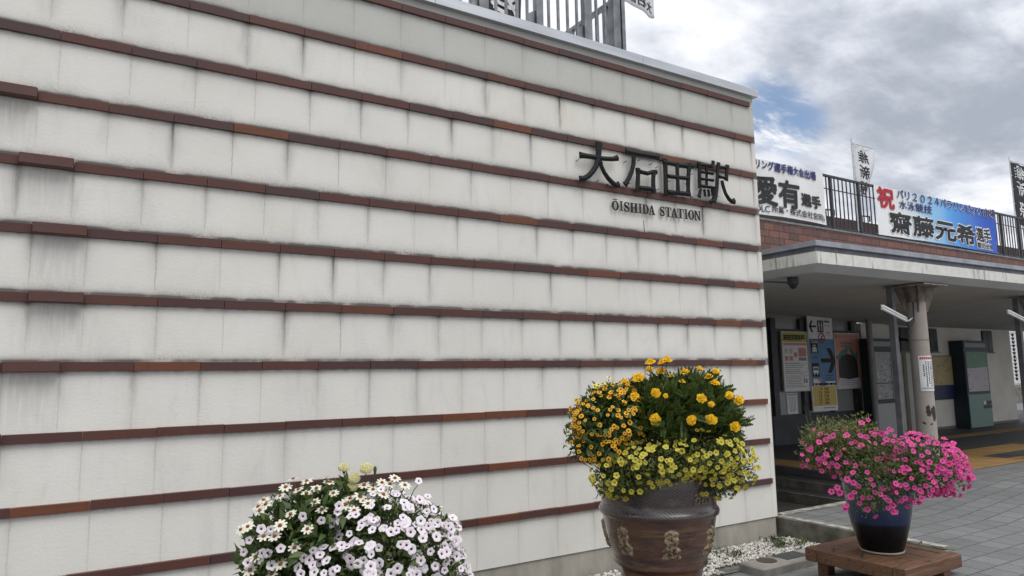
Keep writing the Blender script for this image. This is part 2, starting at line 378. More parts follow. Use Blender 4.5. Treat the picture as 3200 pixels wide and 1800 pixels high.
def wall_mat():
    m, nt, b = newmat('stained cream plaster')
    uv = N(nt, 'ShaderNodeUVMap', uv_map='panel').outputs[0]
    s2 = N(nt, 'ShaderNodeSeparateXYZ'); L(nt, uv, s2.inputs[0]); u, v = s2.outputs[0], s2.outputs[1]
    tc = N(nt, 'ShaderNodeTexCoord').outputs['Object']
    pr = N(nt, 'ShaderNodeAttribute', attribute_name='proud').outputs['Fac']
    ms = N(nt, 'ShaderNodeAttribute', attribute_name='moss').outputs['Fac']
    dt = N(nt, 'ShaderNodeAttribute', attribute_name='dirt').outputs['Fac']
    stn = N(nt, 'ShaderNodeAttribute', attribute_name='stain').outputs['Fac']
    wob = MA(nt, 'MULTIPLY', MA(nt, 'SUBTRACT', NOISE(nt, VS(nt, tc, (1, 1, 4)), 6, 4), .5), .035)
    uu = MA(nt, 'ADD', u, wob)
    d = MA(nt, 'MULTIPLY', MA(nt, 'PINGPONG', uu, .5), TL)
    jid = MA(nt, 'ROUND', u)
    wn = N(nt, 'ShaderNodeTexWhiteNoise', noise_dimensions='1D'); L(nt, jid, wn.inputs['W'])
    r1 = wn.outputs['Value']; c3 = N(nt, 'ShaderNodeSeparateColor'); L(nt, wn.outputs['Color'], c3.inputs[0]); r2, r3 = c3.outputs[1], c3.outputs[2]
    vst = NOISE(nt, VS(nt, tc, (30, 1, 2.2)), 1.6, 5, .6)        # vertical smears
    fine = NOISE(nt, tc, 45, 4, .7)
    big = NOISE(nt, tc, 1.1, 5, .6)
    def ex(x, w): return MA(nt, 'EXPONENT', MA(nt, 'DIVIDE', x, -w))
    def mul(*a):
        o = a[0]
        for q in a[1:]: o = MA(nt, 'MULTIPLY', o, q)
        return o
    amp = mul(MA(nt, 'POWER', r1, 1.1), stn)
    ln = mul(SS(nt, d, .0065, .0018), MA(nt, 'MULTIPLY_ADD', amp, .50, .32), MA(nt, 'MULTIPLY_ADD', ex(v, .2), .65, .35), SS(nt, fine, .15, .6))
    stv = MA(nt, 'EXPONENT', MA(nt, 'DIVIDE', v, MA(nt, 'MULTIPLY_ADD', r2, -.26, -.06)))
    streak = MA(nt, 'ADD', mul(ex(d, .018), stv, amp, SS(nt, vst, .1, .6), 1.1), mul(ex(d, .05), stv, r3, stn, SS(nt, NOISE(nt, VS(nt, tc, (9, 1, 1.6)), 1.7, 5, .6, .6), .3, .7), .62))
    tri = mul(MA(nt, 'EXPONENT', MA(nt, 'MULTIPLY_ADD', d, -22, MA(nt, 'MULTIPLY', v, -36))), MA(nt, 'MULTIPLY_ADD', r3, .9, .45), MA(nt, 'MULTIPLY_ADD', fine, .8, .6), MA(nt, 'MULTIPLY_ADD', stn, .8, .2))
    under = mul(ex(v, .010), SS(nt, NOISE(nt, VS(nt, tc, (6, 1, 1)), 3, 5), .35, .7), .65)  # shadow line below each tile band, painted into the plaster colour
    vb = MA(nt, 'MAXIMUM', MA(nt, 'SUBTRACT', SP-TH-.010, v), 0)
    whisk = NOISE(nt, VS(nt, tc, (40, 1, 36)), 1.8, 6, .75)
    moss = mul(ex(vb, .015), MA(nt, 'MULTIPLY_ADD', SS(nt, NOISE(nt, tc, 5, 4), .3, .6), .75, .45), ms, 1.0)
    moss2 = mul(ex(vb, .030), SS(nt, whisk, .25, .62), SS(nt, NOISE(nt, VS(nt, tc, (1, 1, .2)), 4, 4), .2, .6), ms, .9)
    gr = mul(pr, ex(v, .09), SS(nt, NOISE(nt, VS(nt, tc, (3, 1, 1.5)), 2.4, 6, .6, .5), .28, .75), .24)
    gr2 = mul(pr, ex(v, .3), SS(nt, vst, .3, .6), .22)
    rust = mul(ex(d, .02), ex(MA(nt, 'ABSOLUTE', MA(nt, 'SUBTRACT', v, .1)), .12), SS(nt, r3, .6, .95), SS(nt, vst, .3, .6), .30)
    base = MIX(nt, SS(nt, big, .3, .75), (.73, .71, .655), (.665, .645, .59))
    base = MIX(nt, MA(nt, 'MULTIPLY', SS(nt, NOISE(nt, tc, .7, 3, .6, .8), .56, .8), .5), base, (.63, .585, .47))
    base = MIX(nt, MA(nt, 'MULTIPLY', SS(nt, NOISE(nt, VS(nt, tc, (5, 1, 1.5)), 1.2, 6, .62, .8), .5, .8), .30), base, (.45, .44, .415))
    base = MIX(nt, mul(dt, MA(nt, 'MULTIPLY_ADD', fine, .25, MA(nt, 'MULTIPLY_ADD', big, .3, .42))), base, (.40, .405, .37))
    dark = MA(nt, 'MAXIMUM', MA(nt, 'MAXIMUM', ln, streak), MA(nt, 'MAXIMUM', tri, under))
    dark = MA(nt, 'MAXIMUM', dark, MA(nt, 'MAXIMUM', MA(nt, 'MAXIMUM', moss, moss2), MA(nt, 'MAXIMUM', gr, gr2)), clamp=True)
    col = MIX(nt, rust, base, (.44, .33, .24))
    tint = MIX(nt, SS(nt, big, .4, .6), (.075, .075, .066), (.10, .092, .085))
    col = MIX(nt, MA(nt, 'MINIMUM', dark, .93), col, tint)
    L(nt, col, b.inputs['Base Color']); b.inputs['Roughness'].default_value = .88; b.inputs['Specular IOR Level'].default_value = .25
    stu = MA(nt, 'ADD', NOISE(nt, VS(nt, tc, (1, 1, 1.6)), 60, 4, .6), MA(nt, 'MULTIPLY', NOISE(nt, VS(nt, tc, (1, 1, 2)), 22, 3), .8))
    bump(nt, b, stu, .22, .006)
    return m
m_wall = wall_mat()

wallo = empty('banded_station_wall', (2.0, D, 0), 'tall cream plaster wall with brown tile bands and grey coping', 'wall')
me_v = []; me_f = []; uvs = []; a_pr = []; a_ms = []; a_dt = []; a_st = []
def bandquad(x0, x1, za, zb, u0, u1, pr, ms, dt, sn):
    b = len(me_v); off = wallo.location
    for x, z in ((x0, zb), (x1, zb), (x1, za), (x0, za)): me_v.append((x-off.x, D-off.y, z-off.z))
    me_f.append((b, b+1, b+2, b+3))
    uvs.extend([(u0, za-zb), (u1, za-zb), (u1, 0), (u0, 0)])
    a_pr.append(pr); a_ms.append(ms); a_dt.append(dt); a_st.append(sn)
PT = .23
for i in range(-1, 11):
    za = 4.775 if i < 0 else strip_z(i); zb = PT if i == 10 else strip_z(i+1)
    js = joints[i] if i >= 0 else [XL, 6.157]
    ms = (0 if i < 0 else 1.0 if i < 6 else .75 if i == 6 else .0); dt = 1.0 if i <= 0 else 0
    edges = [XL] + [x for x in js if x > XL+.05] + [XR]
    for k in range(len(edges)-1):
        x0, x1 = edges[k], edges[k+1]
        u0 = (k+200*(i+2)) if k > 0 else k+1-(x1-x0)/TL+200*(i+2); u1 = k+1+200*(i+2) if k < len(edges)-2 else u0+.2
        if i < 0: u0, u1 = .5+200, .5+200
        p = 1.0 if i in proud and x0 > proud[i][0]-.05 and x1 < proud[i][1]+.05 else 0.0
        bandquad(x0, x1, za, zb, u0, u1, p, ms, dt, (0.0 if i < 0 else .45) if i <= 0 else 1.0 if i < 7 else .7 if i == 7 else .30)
# right, left and back faces of the block
def plainquad(pts):
    b = len(me_v); off = wallo.location
    for p in pts: me_v.append((p[0]-off.x, p[1]-off.y, p[2]-off.z))
    me_f.append((b, b+1, b+2, b+3)); uvs.extend([(.5, .2)]*4); a_pr.append(0); a_ms.append(0); a_dt.append(0); a_st.append(0)
plainquad([(XR, D, PT), (XR, 10.0, PT), (XR, 10.0, 4.70), (XR, D, 4.70)])
plainquad([(XR, D, 4.70), (XR, 10.0, 4.70), (XR, 10.0, 4.775), (XR, D, 4.775)])
plainquad([(XL, 10, PT), (XL, D, PT), (XL, D, 4.775), (XL, 10, 4.775)])
plainquad([(XR, 10, 0), (XL, 10, 0), (XL, 10, 4.775), (XR, 10, 4.775)])
plainquad([(XL, D, 4.74), (XR, D, 4.74), (XR, 10, 4.74), (XL, 10, 4.74)])
me = bpy.data.meshes.new('plaster_face'); me.from_pydata(me_v, [], me_f); me.materials.append(m_wall)
ul = me.uv_layers.new(name='panel')
for i, q in enumerate(uvs): ul.data[i].uv = q
for nme, arr in (('proud', a_pr), ('moss', a_ms), ('dirt', a_dt), ('stain', a_st)):
    at = me.attributes.new(nme, 'FLOAT', 'FACE'); at.data.foreach_set('value', arr)
o = bpy.data.objects.new('plaster_face', me); COL.objects.link(o); o.parent = wallo
g = MB(); g.box(XL, 6.21, D+.012, D+.5, -.2, PT-.004)
g.build('plinth', pm('concrete plinth', (.40, .375, .325), (.24, .225, .19), 4, .9, .25, 60, stretch=(1, 1, .35), detail=8), wallo)
g = MB(); g.box(XL, 6.215, D+.006, D+.2, PT-.004, PT+.002); g.build('shadow_strip', m_black, wallo)  # black strip standing in for the shade below the wall's overhang

def tile_mat():
    m, nt, b = newmat('brown glazed tile')
    tc = N(nt, 'ShaderNodeTexCoord').outputs['Object']
    g_ = N(nt, 'ShaderNodeNewGeometry').outputs['Random Per Island']
    cr = N(nt, 'ShaderNodeValToRGB'); L(nt, g_, cr.inputs[0]); cr.color_ramp.interpolation = 'CONSTANT'
    cols = [(.088, .036, .031), (.112, .042, .030), (.078, .035, .033), (.17, .056, .025), (.094, .037, .030), (.14, .045, .024), (.074, .037, .037), (.104, .038, .029)]
    e = cr.color_ramp.elements; e[0].color = cols[0]+(1,); e[1].position = 1/8; e[1].color = cols[1]+(1,)
    for k in range(2, 8): q = e.new(k/8); q.color = cols[k]+(1,)
    n1 = NOISE(nt, VS(nt, tc, (1, 1, 8)), 5, 6, .6); n2 = NOISE(nt, tc, 3, 5)
    col = MIX(nt, MA(nt, 'MULTIPLY', SS(nt, n1, .35, .7), .45), cr.outputs[0], (.07, .042, .037))
    col = MIX(nt, MA(nt, 'MULTIPLY', SS(nt, n2, .5, .8), .30), col, (.12, .065, .05))
    chip = SS(nt, NOISE(nt, tc, 26, 5, .7), .70, .74); col = MIX(nt, MA(nt, 'MULTIPLY', chip, .55), col, (.22, .13, .10))
    run = SS(nt, NOISE(nt, VS(nt, tc, (26, 1, 3)), 1.4, 4, .6), .55, .75); col = MIX(nt, MA(nt, 'MULTIPLY', run, .45), col, (.045, .030, .028))
    L(nt, col, b.inputs['Base Color']); b.inputs['Roughness'].default_value = .5; b.inputs['Specular IOR Level'].default_value = .4
    bump(nt, b, n1, .1, .004); return m
m_tile = tile_mat()
for i in range(11):
    g = MB(); zb = strip_z(i); js = joints[i]; y0 = D-.026
    xs = [XL]+[x for x in js if x > XL+.05]
    prs = list(zip(xs[:-1], xs[1:])); rnd.shuffle(prs)
    for a, b in prs:
        if i in proud and abs(b-proud[i][1]) < .02: continue
        j = rnd.uniform(-.002, .002)
        y = y0+rnd.uniform(-.0015, .0015)
        vs = [(a+.0018, y+.002, zb+j), (b-.0018, y+.002, zb+j), (b-.0018, D+.05, zb+j-.0), (a+.0018, D+.05, zb+j), (a+.0018, y-.002, zb+TH+j-.004), (b-.0018, y-.002, zb+TH+j-.004), (b-.0018, D+.05, zb+TH+j), (a+.0018, D+.05, zb+TH+j)]
        g.mesh(vs, [(0, 3, 2, 1), (4, 5, 6, 7), (0, 1, 5, 4), (1, 2, 6, 5), (2, 3, 7, 6), (3, 0, 4, 7)])
    g.build('tile_band', m_tile, wallo)
    if i in proud:
        a, b = proud[i]; q = MB(); q.bbox(a+.002, b-.002, D-.075, D+.05, zb-.002, zb+TH+.004, .004); q.build('proud_tile', m_tile, wallo)
g = MB()
m_gap = pm('coping shadow sealant', (.20, .20, .19), None, 4, .9)
g.box(XL, 2.35, D-.048, D+.33, 4.70, 4.785); g.box(2.353, 4.585, D-.048, D+.33, 4.70, 4.785); g.box(4.588, 6.275, D-.048, D+.33, 4.70, 4.785)
g.build('coping', m_cap, wallo)

g = MB()
pc, pd = at_y(2011, 688, D-.002), at_y(2014, 726, D-.002)
g.mesh([(pc.x-.002, D-.003, pc.z), (pc.x+.003, D-.003, pc.z), (pd.x+.004, D-.003, pd.z), (pd.x-.003, D-.003, pd.z)], [(0, 3, 2, 1)]); g.build('crack', m_black, wallo)
# ------------------------------------------------------------------ lettering on the wall
def carved():
    m, nt, b = newmat('weathered black carved wood')
    tc = N(nt, 'ShaderNodeTexCoord').outputs['Object']
    n1 = NOISE(nt, VS(nt, tc, (1, 1, 1)), 28, 6, .7, 1.5)
    col = MIX(nt, SS(nt, n1, .35, .7), (.004, .0045, .005), (.013, .014, .015))
    L(nt, col, b.inputs['Base Color']); b.inputs['Roughness'].default_value = .6; b.inputs['Specular IOR Level'].default_value = .25; bump(nt, b, n1, .8, .012); return m
m_carve = carved()
ZX, ZY, ZS = 1750, 400, 600/2484
YL = D-.062
def wp(x, y, yy=YL): p = at_y(ZX+x*ZS, ZY+y*ZS, yy); return p
def strokes(mb, strs, back=.012):
    for k, s in enumerate(strs):
        pts = [wp(x, y) for x, y, w in s]; ws = []
        for (x, y, w) in s:
            a, b = wp(x, y-w/2), wp(x, y+w/2); ws.append((a-b).length/2)
        yf = YL - .0022*k - .004; fr = []; 
        for i, p in enumerate(pts):
            t = pts[min(i+1, len(pts)-1)]-pts[max(i-1, 0)]; t.y = 0; t.normalize(); n = Vector((-t.z, 0, t.x))
            w = ws[i]*.88*(1+rnd.uniform(-.07, .07))
            fr.append((p+n*w, p, p-n*w))
        vs = []
        for l, c, r in fr:
            vs += [(l.x, yf, l.z), (c.x, yf-.012, c.z), (r.x, yf, r.z), (r.x, yf+back, r.z), (l.x, yf+back, l.z)]
        fs = []
        for i in range(len(fr)-1):
            for j in range(5): fs.append((i*5+j, i*5+(j+1) % 5, i*5+5+(j+1) % 5, i*5+5+j))
        fs.append((4, 3, 2, 1, 0)); q = (len(fr)-1)*5; fs.append(tuple(range(q, q+5)))
        mb.mesh(vs, fs)
K = [
 [[(255, 350, 95), (300, 355, 75), (400, 370, 65), (495, 388, 62), (600, 398, 60), (690, 400, 66), (748, 385, 84)],
  [(505, 188, 125), (503, 230, 100), (500, 300, 88), (493, 400, 84), (468, 490, 78), (425, 560, 74), (370, 618, 74), (310, 655, 78), (252, 655, 88)],
  [(512, 420, 66), (535, 500, 62), (572, 580, 64), (620, 650, 68), (675, 708, 72), (722, 742, 70), (760, 730, 100)]],
 [[(850, 300, 95), (885, 305, 75), (1000, 330, 74), (1120, 350, 68), (1220, 368, 70), (1278, 372, 92)],
  [(955, 375, 66), (950, 470, 60), (928, 560, 62), (895, 640, 66), (860, 705, 74), (838, 735, 96)],
  [(1003, 520, 80), (1008, 620, 64), (1003, 720, 66), (1002, 815, 78)], [(980, 545, 66), (1060, 575, 56), (1130, 590, 56), (1190, 570, 60), (1245, 572, 70)],
  [(1208, 555, 78), (1200, 650, 66), (1200, 750, 68), (1208, 850, 86)], [(1005, 775, 70), (1100, 785, 60), (1215, 800, 66)]],
 [[(1358, 398, 90), (1365, 500, 72), (1370, 640, 70), (1370, 760, 72), (1376, 862, 88)], [(1330, 440, 76), (1420, 455, 62), (1540, 478, 62), (1640, 492, 66), (1720, 490, 84)],
  [(1672, 465, 88), (1662, 580, 66), (1655, 700, 66), (1656, 800, 68), (1662, 888, 92)], [(1385, 830, 72), (1500, 842, 62), (1670, 855, 70)],
  [(1390, 625, 56), (1500, 640, 50), (1660, 655, 56)], [(1508, 460, 66), (1508, 560, 60), (1515, 700, 58), (1520, 840, 66)]],
 [[(1800, 445, 80), (1806, 540, 58), (1806, 660, 56), (1808, 780, 62)], [(1775, 470, 44), (1860, 480, 36), (1965, 500, 46)], [(1892, 480, 46), (1894, 600, 36), (1894, 770, 40)],
  [(1810, 570, 36), (1890, 580, 32), (1975, 595, 40)], [(1810, 660, 36), (1890, 668, 32), (1975, 680, 40)], [(1810, 752, 40), (1900, 764, 38), (1985, 778, 46)],
  [(1978, 770, 46), (1982, 850, 42), (1972, 920, 44), (1935, 968, 56)], [(1808, 800, 40), (1796, 850, 46), (1785, 900, 62)], [(1850, 800, 30), (1858, 845, 34), (1862, 890, 40)], [(1898, 800, 30), (1906, 845, 34), (1912, 892, 42)],
  [(1940, 800, 26), (1948, 840, 28), (1952, 880, 34)], [(1962, 440, 66), (1955, 480, 40), (1945, 520, 40)],
  [(2028, 460, 70), (2015, 560, 52), (2010, 680, 52), (2005, 790, 54), (1990, 890, 58), (1965, 970, 72)], [(2020, 515, 50), (2080, 520, 44), (2150, 530, 60)], [(2138, 492, 74), (2128, 580, 56), (2122, 690, 66)], [(2030, 640, 44), (2080, 650, 40), (2130, 662, 46)],
  [(2062, 690, 48), (2080, 770, 50), (2110, 860, 54), (2150, 925, 58), (2188, 960, 62), (2225, 955, 92)]]]
sign = empty('station_name_sign', (5.0, YL, 3.2), 'large black carved characters pinned to the cream wall, the upper line of writing', 'sign')
for kk, ss in enumerate(K):
    g = MB(); strokes(g, ss); g.build('carved_letter', m_carve, sign)
for x, y in ((260, 400), (580, 440), (520, 670), (640, 720), (880, 420), (1060, 400), (930, 705), (1210, 450), (1290, 490), (1300, 780), (1440, 680), (1590, 500), (1740, 580), (1745, 880), (1850, 800), (1935, 715), (2070, 880), (2080, 640), (1390, 840), (1680, 700)):
    p = wp(x, y); g = MB(); g.tube([(p.x, YL+.02, p.z), (p.x, D+.01, p.z-.004)], .004, 6); g.build('pin', m_metal, sign)
rs = empty('romanised_name_sign', (5.2, D-.04, 2.6), 'small black serif capitals ŌISHIDA STATION below the carved characters', 'sign')
# serif capitals built from strokes in a unit cell
def serif(ch):
    b = lambda x0, x1, y0, y1: [(x0, y0), (x1, y0), (x1, y1), (x0, y1)]
    def ring(cx, cy, rx, ry, wx, wy, a0=0, a1=360, n=28):
        P = []
        for k in range(n):
            t0, t1 = [R_(a0+(a1-a0)*q/n) for q in (k, k+1)]
            P.append([(cx+rx*math.cos(t0), cy+ry*math.sin(t0)), (cx+rx*math.cos(t1), cy+ry*math.sin(t1)), (cx+(rx-wx)*math.cos(t1), cy+(ry-wy)*math.sin(t1)), (cx+(rx-wx)*math.cos(t0), cy+(ry-wy)*math.sin(t0))])
        return P
    if ch == 'I': return [b(.28, .72, .07, .93), b(.02, .98, 0, .07), b(.02, .98, .93, 1)]
    if ch == 'O': return ring(.5, .5, .5, .51, .25, .07)
    if ch == 'Ō': return ring(.5, .5, .5, .51, .25, .07) + [b(.2, .8, 1.12, 1.20)]
    if ch == 'H': return [b(.10, .34, .07, .93), b(.66, .90, .07, .93), b(.34, .66, .46, .55), b(0, .43, 0, .07), b(.57, 1, 0, .07), b(0, .43, .93, 1), b(.57, 1, .93, 1)]
    if ch == 'D': return [b(.12, .38, .07, .93), b(0, .5, 0, .07), b(0, .5, .93, 1)] + ring(.46, .5, .54, .5, .26, .07, -90, 90, 16)
    if ch == 'T': return [b(.37, .63, .07, .93), b(.22, .78, 0, .07), b(.0, 1, .93, 1), b(0, .08, .70, .93), b(.92, 1, .70, .93)]
    if ch == 'A': return [[(.12, .07), (.20, .07), (.52, .93), (.44, 1)], [(.60, .07), (.90, .07), (.58, 1), (.44, 1)], b(.27, .66, .30, .37), b(0, .34, 0, .07), b(.52, 1, 0, .07)]
    if ch == 'N': return [b(.12, .22, .07, .93), b(.80, .90, .0, .93), [(.12, .93), (.12, 1), (.34, 1), (.90, .0), (.78, 0)], b(0, .34, 0, .07), b(0, .2, .93, 1), b(.66, 1, .93, 1)]
    if ch == 'S':
        cl = [(.88, .78), (.72, .93), (.48, .97), (.22, .88), (.14, .73), (.25, .60), (.5, .51), (.76, .40), (.86, .26), (.74, .10), (.5, .03), (.25, .08), (.1, .24)]
        w = [.03, .04, .05, .09, .12, .13, .14, .13, .12, .09, .05, .04, .03]; P = []
        for k in range(len(cl)-1):
            q = []
            for j in (k, k+1):
                t = Vector(cl[min(j+1, 12)])-Vector(cl[max(j-1, 0)]); t.normalize(); n = Vector((-t.y, t.x)); c = Vector(cl[j]); q.append((c+n*w[j], c-n*w[j]))
            P.append([tuple(q[0][0]), tuple(q[0][1]), tuple(q[1][1]), tuple(q[1][0])])
        return P + [b(.82, .92, .70, .98), b(.06, .16, .02, .30)]
cells = [('Ō', 685, 770), ('I', 787, 826), ('S', 840, 912), ('H', 922, 1018), ('I', 1030, 1072), ('D', 1084, 1160), ('A', 1160, 1242), ('S', 1306, 1368), ('T', 1380, 1452), ('A', 1450, 1538), ('T', 1536, 1612), ('I', 1626, 1664), ('O', 1674, 1748), ('N', 1752, 1832)]
for ch, xa, xb in cells:
    yb = 1050+(xa+xb-1370)/2*(1193-1050)/(1832-685)
    p0, p1 = wp(xa, yb, D-.035), wp(xb, yb, D-.035); p1.z = p0.z; hgt = (wp(xa, yb-122, D-.035)-p0).length
    g = MB()
    for j, pl in enumerate(serif(ch)):
        yf = D-.026-.0005*(j % 7); n = len(pl)
        a = [(p0.x+(p1.x-p0.x)*x, yf, p0.z+hgt*y) for x, y in pl]; bk = [(x, D-.020, z) for x, y, z in a]
        area = sum(a[i][0]*a[(i+1) % n][2]-a[(i+1) % n][0]*a[i][2] for i in range(n))
        if area < 0: a.reverse(); bk.reverse()
        g.face(a)
        for i in range(n): g.face([a[i], bk[i], bk[(i+1) % n], a[(i+1) % n]])
    g.build('letter', m_ink, rs)

# ------------------------------------------------------------------ roof terrace above the wall
rl = empty('terrace_guard_rail', (3.6, 5.15, 4.78), 'galvanised steel guard rail standing on the roof terrace behind the coping', 'railing')
YR = 5.15
def rx(px, py=60): return at_y(px, py, YR).x
base_bar = rx(1804, 120)
def bar(x, y, z0, z1, w=.022, name='baluster', par=rl, mat=m_metal):
    g = MB(); g.box(x-w/2, x+w/2, y-w/2, y+w/2, z0, z1); return g.build(name, mat, par)
pxs_bar = [(1403, 5), (1438, 15), (1474, 25), (1550, 50), (1582, 60), (1616, 70), (1648, 78), (1715.6, 95), (1745.5, 105), (1775, 118), (1804, 120), (1866, 140), (1893.6, 150)]
for a, b in pxs_bar: bar(rx(a, b), YR, 4.74, 5.88)
for k in range(1, 16): bar(rx(1403, 5)-.113*k, YR, 4.74, 5.88)
for a0, a1, yy in ((1493, 1522, 30), (1672, 1693, 70), (1823, 1846, 110)):
    x0, x1 = rx(a0, yy), rx(a1, yy); g = MB(); g.box(x0, x1, YR-.03, YR+.03, 4.74, 5.93); g.build('post', m_metal, rl)
    g = MB(); g.mesh([(x0-.09, YR-.005, 4.74), (x0-.002, YR-.005, 4.74), (x0-.002, YR-.005, 5.10), (x0-.09, YR-.005, 5.04), (x0-.09, YR+.005, 4.74), (x0-.002, YR+.005, 4.74), (x0-.002, YR+.005, 5.10), (x0-.09, YR+.005, 5.04)], [(0, 1, 2, 3), (7, 6, 5, 4), (0, 4, 5, 1), (1, 5, 6, 2), (2, 6, 7, 3), (3, 7, 4, 0)]); g.build('gusset_plate', m_metal, rl)
xc0, xc1 = rx(1911, 100), rx(1945, 100)
g = MB(); g.box(xc0, xc0+(xc1-xc0)*.62, YR-.04, YR+.04, 4.74, 6.0); g.box(xc0+(xc1-xc0)*.70, xc1, YR-.05, YR+.05, 4.74, 6.0); g.build('corner_post', m_metal, rl)
g = MB(); g.box(0, xc1, YR-.03, YR+.03, 5.88, 5.94); g.build('top_rail', m_metal, rl)
rr = empty('stair_hand_rail', (4.55, 7, 4.74), 'lower steel hand rail running back from the corner post of the terrace', 'railing')
xr = (xc0+xc1)/2+.03
g = MB(); g.box(xr-.025, xr+.025, YR+.06, 9.5, 5.50, 5.54); g.build('top_rail', m_metal, rr)
for k in range(30):
    y = YR+.2+k*.14; g = MB(); w = .011 if k % 6 else .028; g.box(xr-w, xr+w, y-w, y+w, 4.74, 5.50); g.build('baluster' if k % 6 else 'post', m_metal, rr)

# ------------------------------------------------------------------ nobori flags
def flag(name, x0, x1, y, z0, z1, dark, chars, label, pole=True, taper=0, bottom_text=None):
    f0 = empty(name, (x0, y, 4.2), label, 'flag', 'festival flags on the roof terrace')
    cloth_m = m_flagd if dark else m_flagw; ink = m_outl if dark else m_ink
    def dsp(p):
        t = (z1-p.z)/(z1-z0); s = (p.x-x0)/(x1-x0)
        return Vector((-taper*t*(x1-x0)*max(0, s), .05*math.sin(5*t+3*s)*s + .02*math.sin(11*s+4*t), .03*math.sin(6*s)*t*(1 if not dark else 1)))
    g = MB(); nx, nz = 12, 36; vs = []
    for j in range(nz+1):
        for i in range(nx+1):
            p = Vector((x0+(x1-x0)*i/nx, y, z0+(z1-z0)*j/nz)); vs.append(p+dsp(p))
    fs = [(j*(nx+1)+i, j*(nx+1)+i+1, (j+1)*(nx+1)+i+1, (j+1)*(nx+1)+i) for j in range(nz) for i in range(nx)]
    g.mesh(vs, fs, 0, True)
    cl = g.build('cloth', cloth_m, f0)
    so_ = cl.modifiers.new('thick', 'SOLIDIFY'); so_.thickness = .002
    g = MB(); w = x1-x0
    for ch, zc, hh, ww in chars:
        text(g, ch, (x0+w*(.5-ww/2), y-.006, zc), (w*ww, 0, 0), (0, 0, hh), bold=.016, mirror=True, disp=dsp)
    if bottom_text:
        text(g, bottom_text[0], (x0+w*bottom_text[1], y-.006, z0+bottom_text[2]), (w*bottom_text[3], 0, 0), (0, 0, bottom_text[4]), bold=.02, mirror=True, disp=dsp)
    g.build('brush_writing', ink, cl)
    if pole:
        g = MB(); g.tube([(x0-.05, y, 4.1), (x0-.05, y, z1+.12)], .016, 8); g.tube([(x0-.05, y, z1+.02), (x1+.03, y, z1+.02)], .010, 6)
        for q in range(5): zz_ = z1-(z1-z0)*q/4.5; g.tube([(x0-.05, y, zz_), (x0+.03, y, zz_)], .008, 5)
        g.build('pole', m_white, f0)
    return f0
m_flagw = pm('white flag cloth', (.66, .665, .675), (.58, .585, .60), 2, .8)
m_flagd = pm('black flag cloth', (.022, .023, .026), (.03, .03, .034), 2, .8)
flag('nobori_flag', 14.83, 15.62, 9.0, 5.62, 6.80, False, [('維', 6.40, .30, .52), ('新', 6.03, .31, .52), ('祭', 5.67, .29, .52)], 'white festival flag with black brush characters flying above the railing between the two banners', taper=.38)
flag('nobori_flag', 22.5, 23.6, 9.0, 5.70, 7.55, True, [('維', 7.08, .40, .60), ('新', 6.58, .42, .56), ('祭', 5.95, .44, .60)], 'black festival flag with white brush characters at the right edge of the photo', taper=.2)
flag('nobori_flag', 3.46, 3.96, 6.0, 5.30, 7.3, True, [('祭', 5.36, .45, .72), ('新', 5.95, .45, .7), ('維', 6.55, .45, .7)], 'black festival flag with white brush characters behind the balusters above the coping')
flag('nobori_flag', 5.33, 5.95, 6.0, 6.10, 8.2, False, [('祭', 6.45, .45, .72)], 'white festival flag hanging beside the corner post of the guard rail', bottom_text=('大石田ま', .0, .055, .93, .13))

# ------------------------------------------------------------------ station building on the right
YB, YW, YP = 7.3, 8.6, 8.62
bl = empty('station_building', (13, 8, .3), 'low station building with brick parapet and wide dark canopy', 'building')
def brick():
    m, nt, b = newmat('parapet brick tiles')
    tc = N(nt, 'ShaderNodeTexCoord').outputs['Object']
    mp = N(nt, 'ShaderNodeMapping'); mp.inputs['Rotation'].default_value = (R_(-90), 0, 0); L(nt, tc, mp.inputs[0])
    s = N(nt, 'ShaderNodeSeparateXYZ'); L(nt, tc, s.inputs[0]); c = N(nt, 'ShaderNodeCombineXYZ'); L(nt, s.outputs[0], c.inputs[0]); L(nt, s.outputs[2], c.inputs[1])
    br = N(nt, 'ShaderNodeTexBrick', offset=.5)
    for k, v in (('Scale', 1), ('Brick Width', .25), ('Row Height', .115), ('Mortar Size', .007), ('Bias', -.1)): br.inputs[k].default_value = v
    br.inputs['Color1'].default_value = (.175, .070, .050, 1); br.inputs['Color2'].default_value = (.080, .042, .036, 1); br.inputs['Mortar'].default_value = (.022, .018, .017, 1)
    L(nt, c.outputs[0], br.inputs['Vector'])
    n = NOISE(nt, VS(nt, tc, (4, 1, 1)), 3, 6)
    col = MIX(nt, MA(nt, 'MULTIPLY', SS(nt, n, .5, .75), .5), br.outputs['Color'], (.13, .105, .095))
    L(nt, col, b.inputs['Base Color']); b.inputs['Roughness'].default_value = .7
    bump(nt, b, MA(nt, 'SUBTRACT', 1, br.outputs['Fac']), .4, .008); return m
m_brick = brick()
g = MB(); g.box(6.24, 40, YB, YB+.25, 2.9, 4.13); g.build('brick_parapet', m_brick, bl)
g = MB(); g.box(6.24, 40, YB-.015, YB+.27, 4.131, 4.165); g.build('parapet_cap', m_metal, bl)
g = MB(); g.box(6.24, 40, 10.6, 10.9, 3.8, 5.60); g.build('rear_parapet', pm('dark rear parapet', (.065, .035, .03), (.04, .026, .024), 6, .8), bl)
for k in range(3):
    g = MB(); xk = 15.9+k*1.55; g.tube([(xk, 10.5, 5.5), (xk, 10.5, 5.72), (xk+.35, 10.5, 5.74), (xk+.35, 10.5, 5.6)], .022, 6); g.build('seat_rail', m_dmetal, bl)
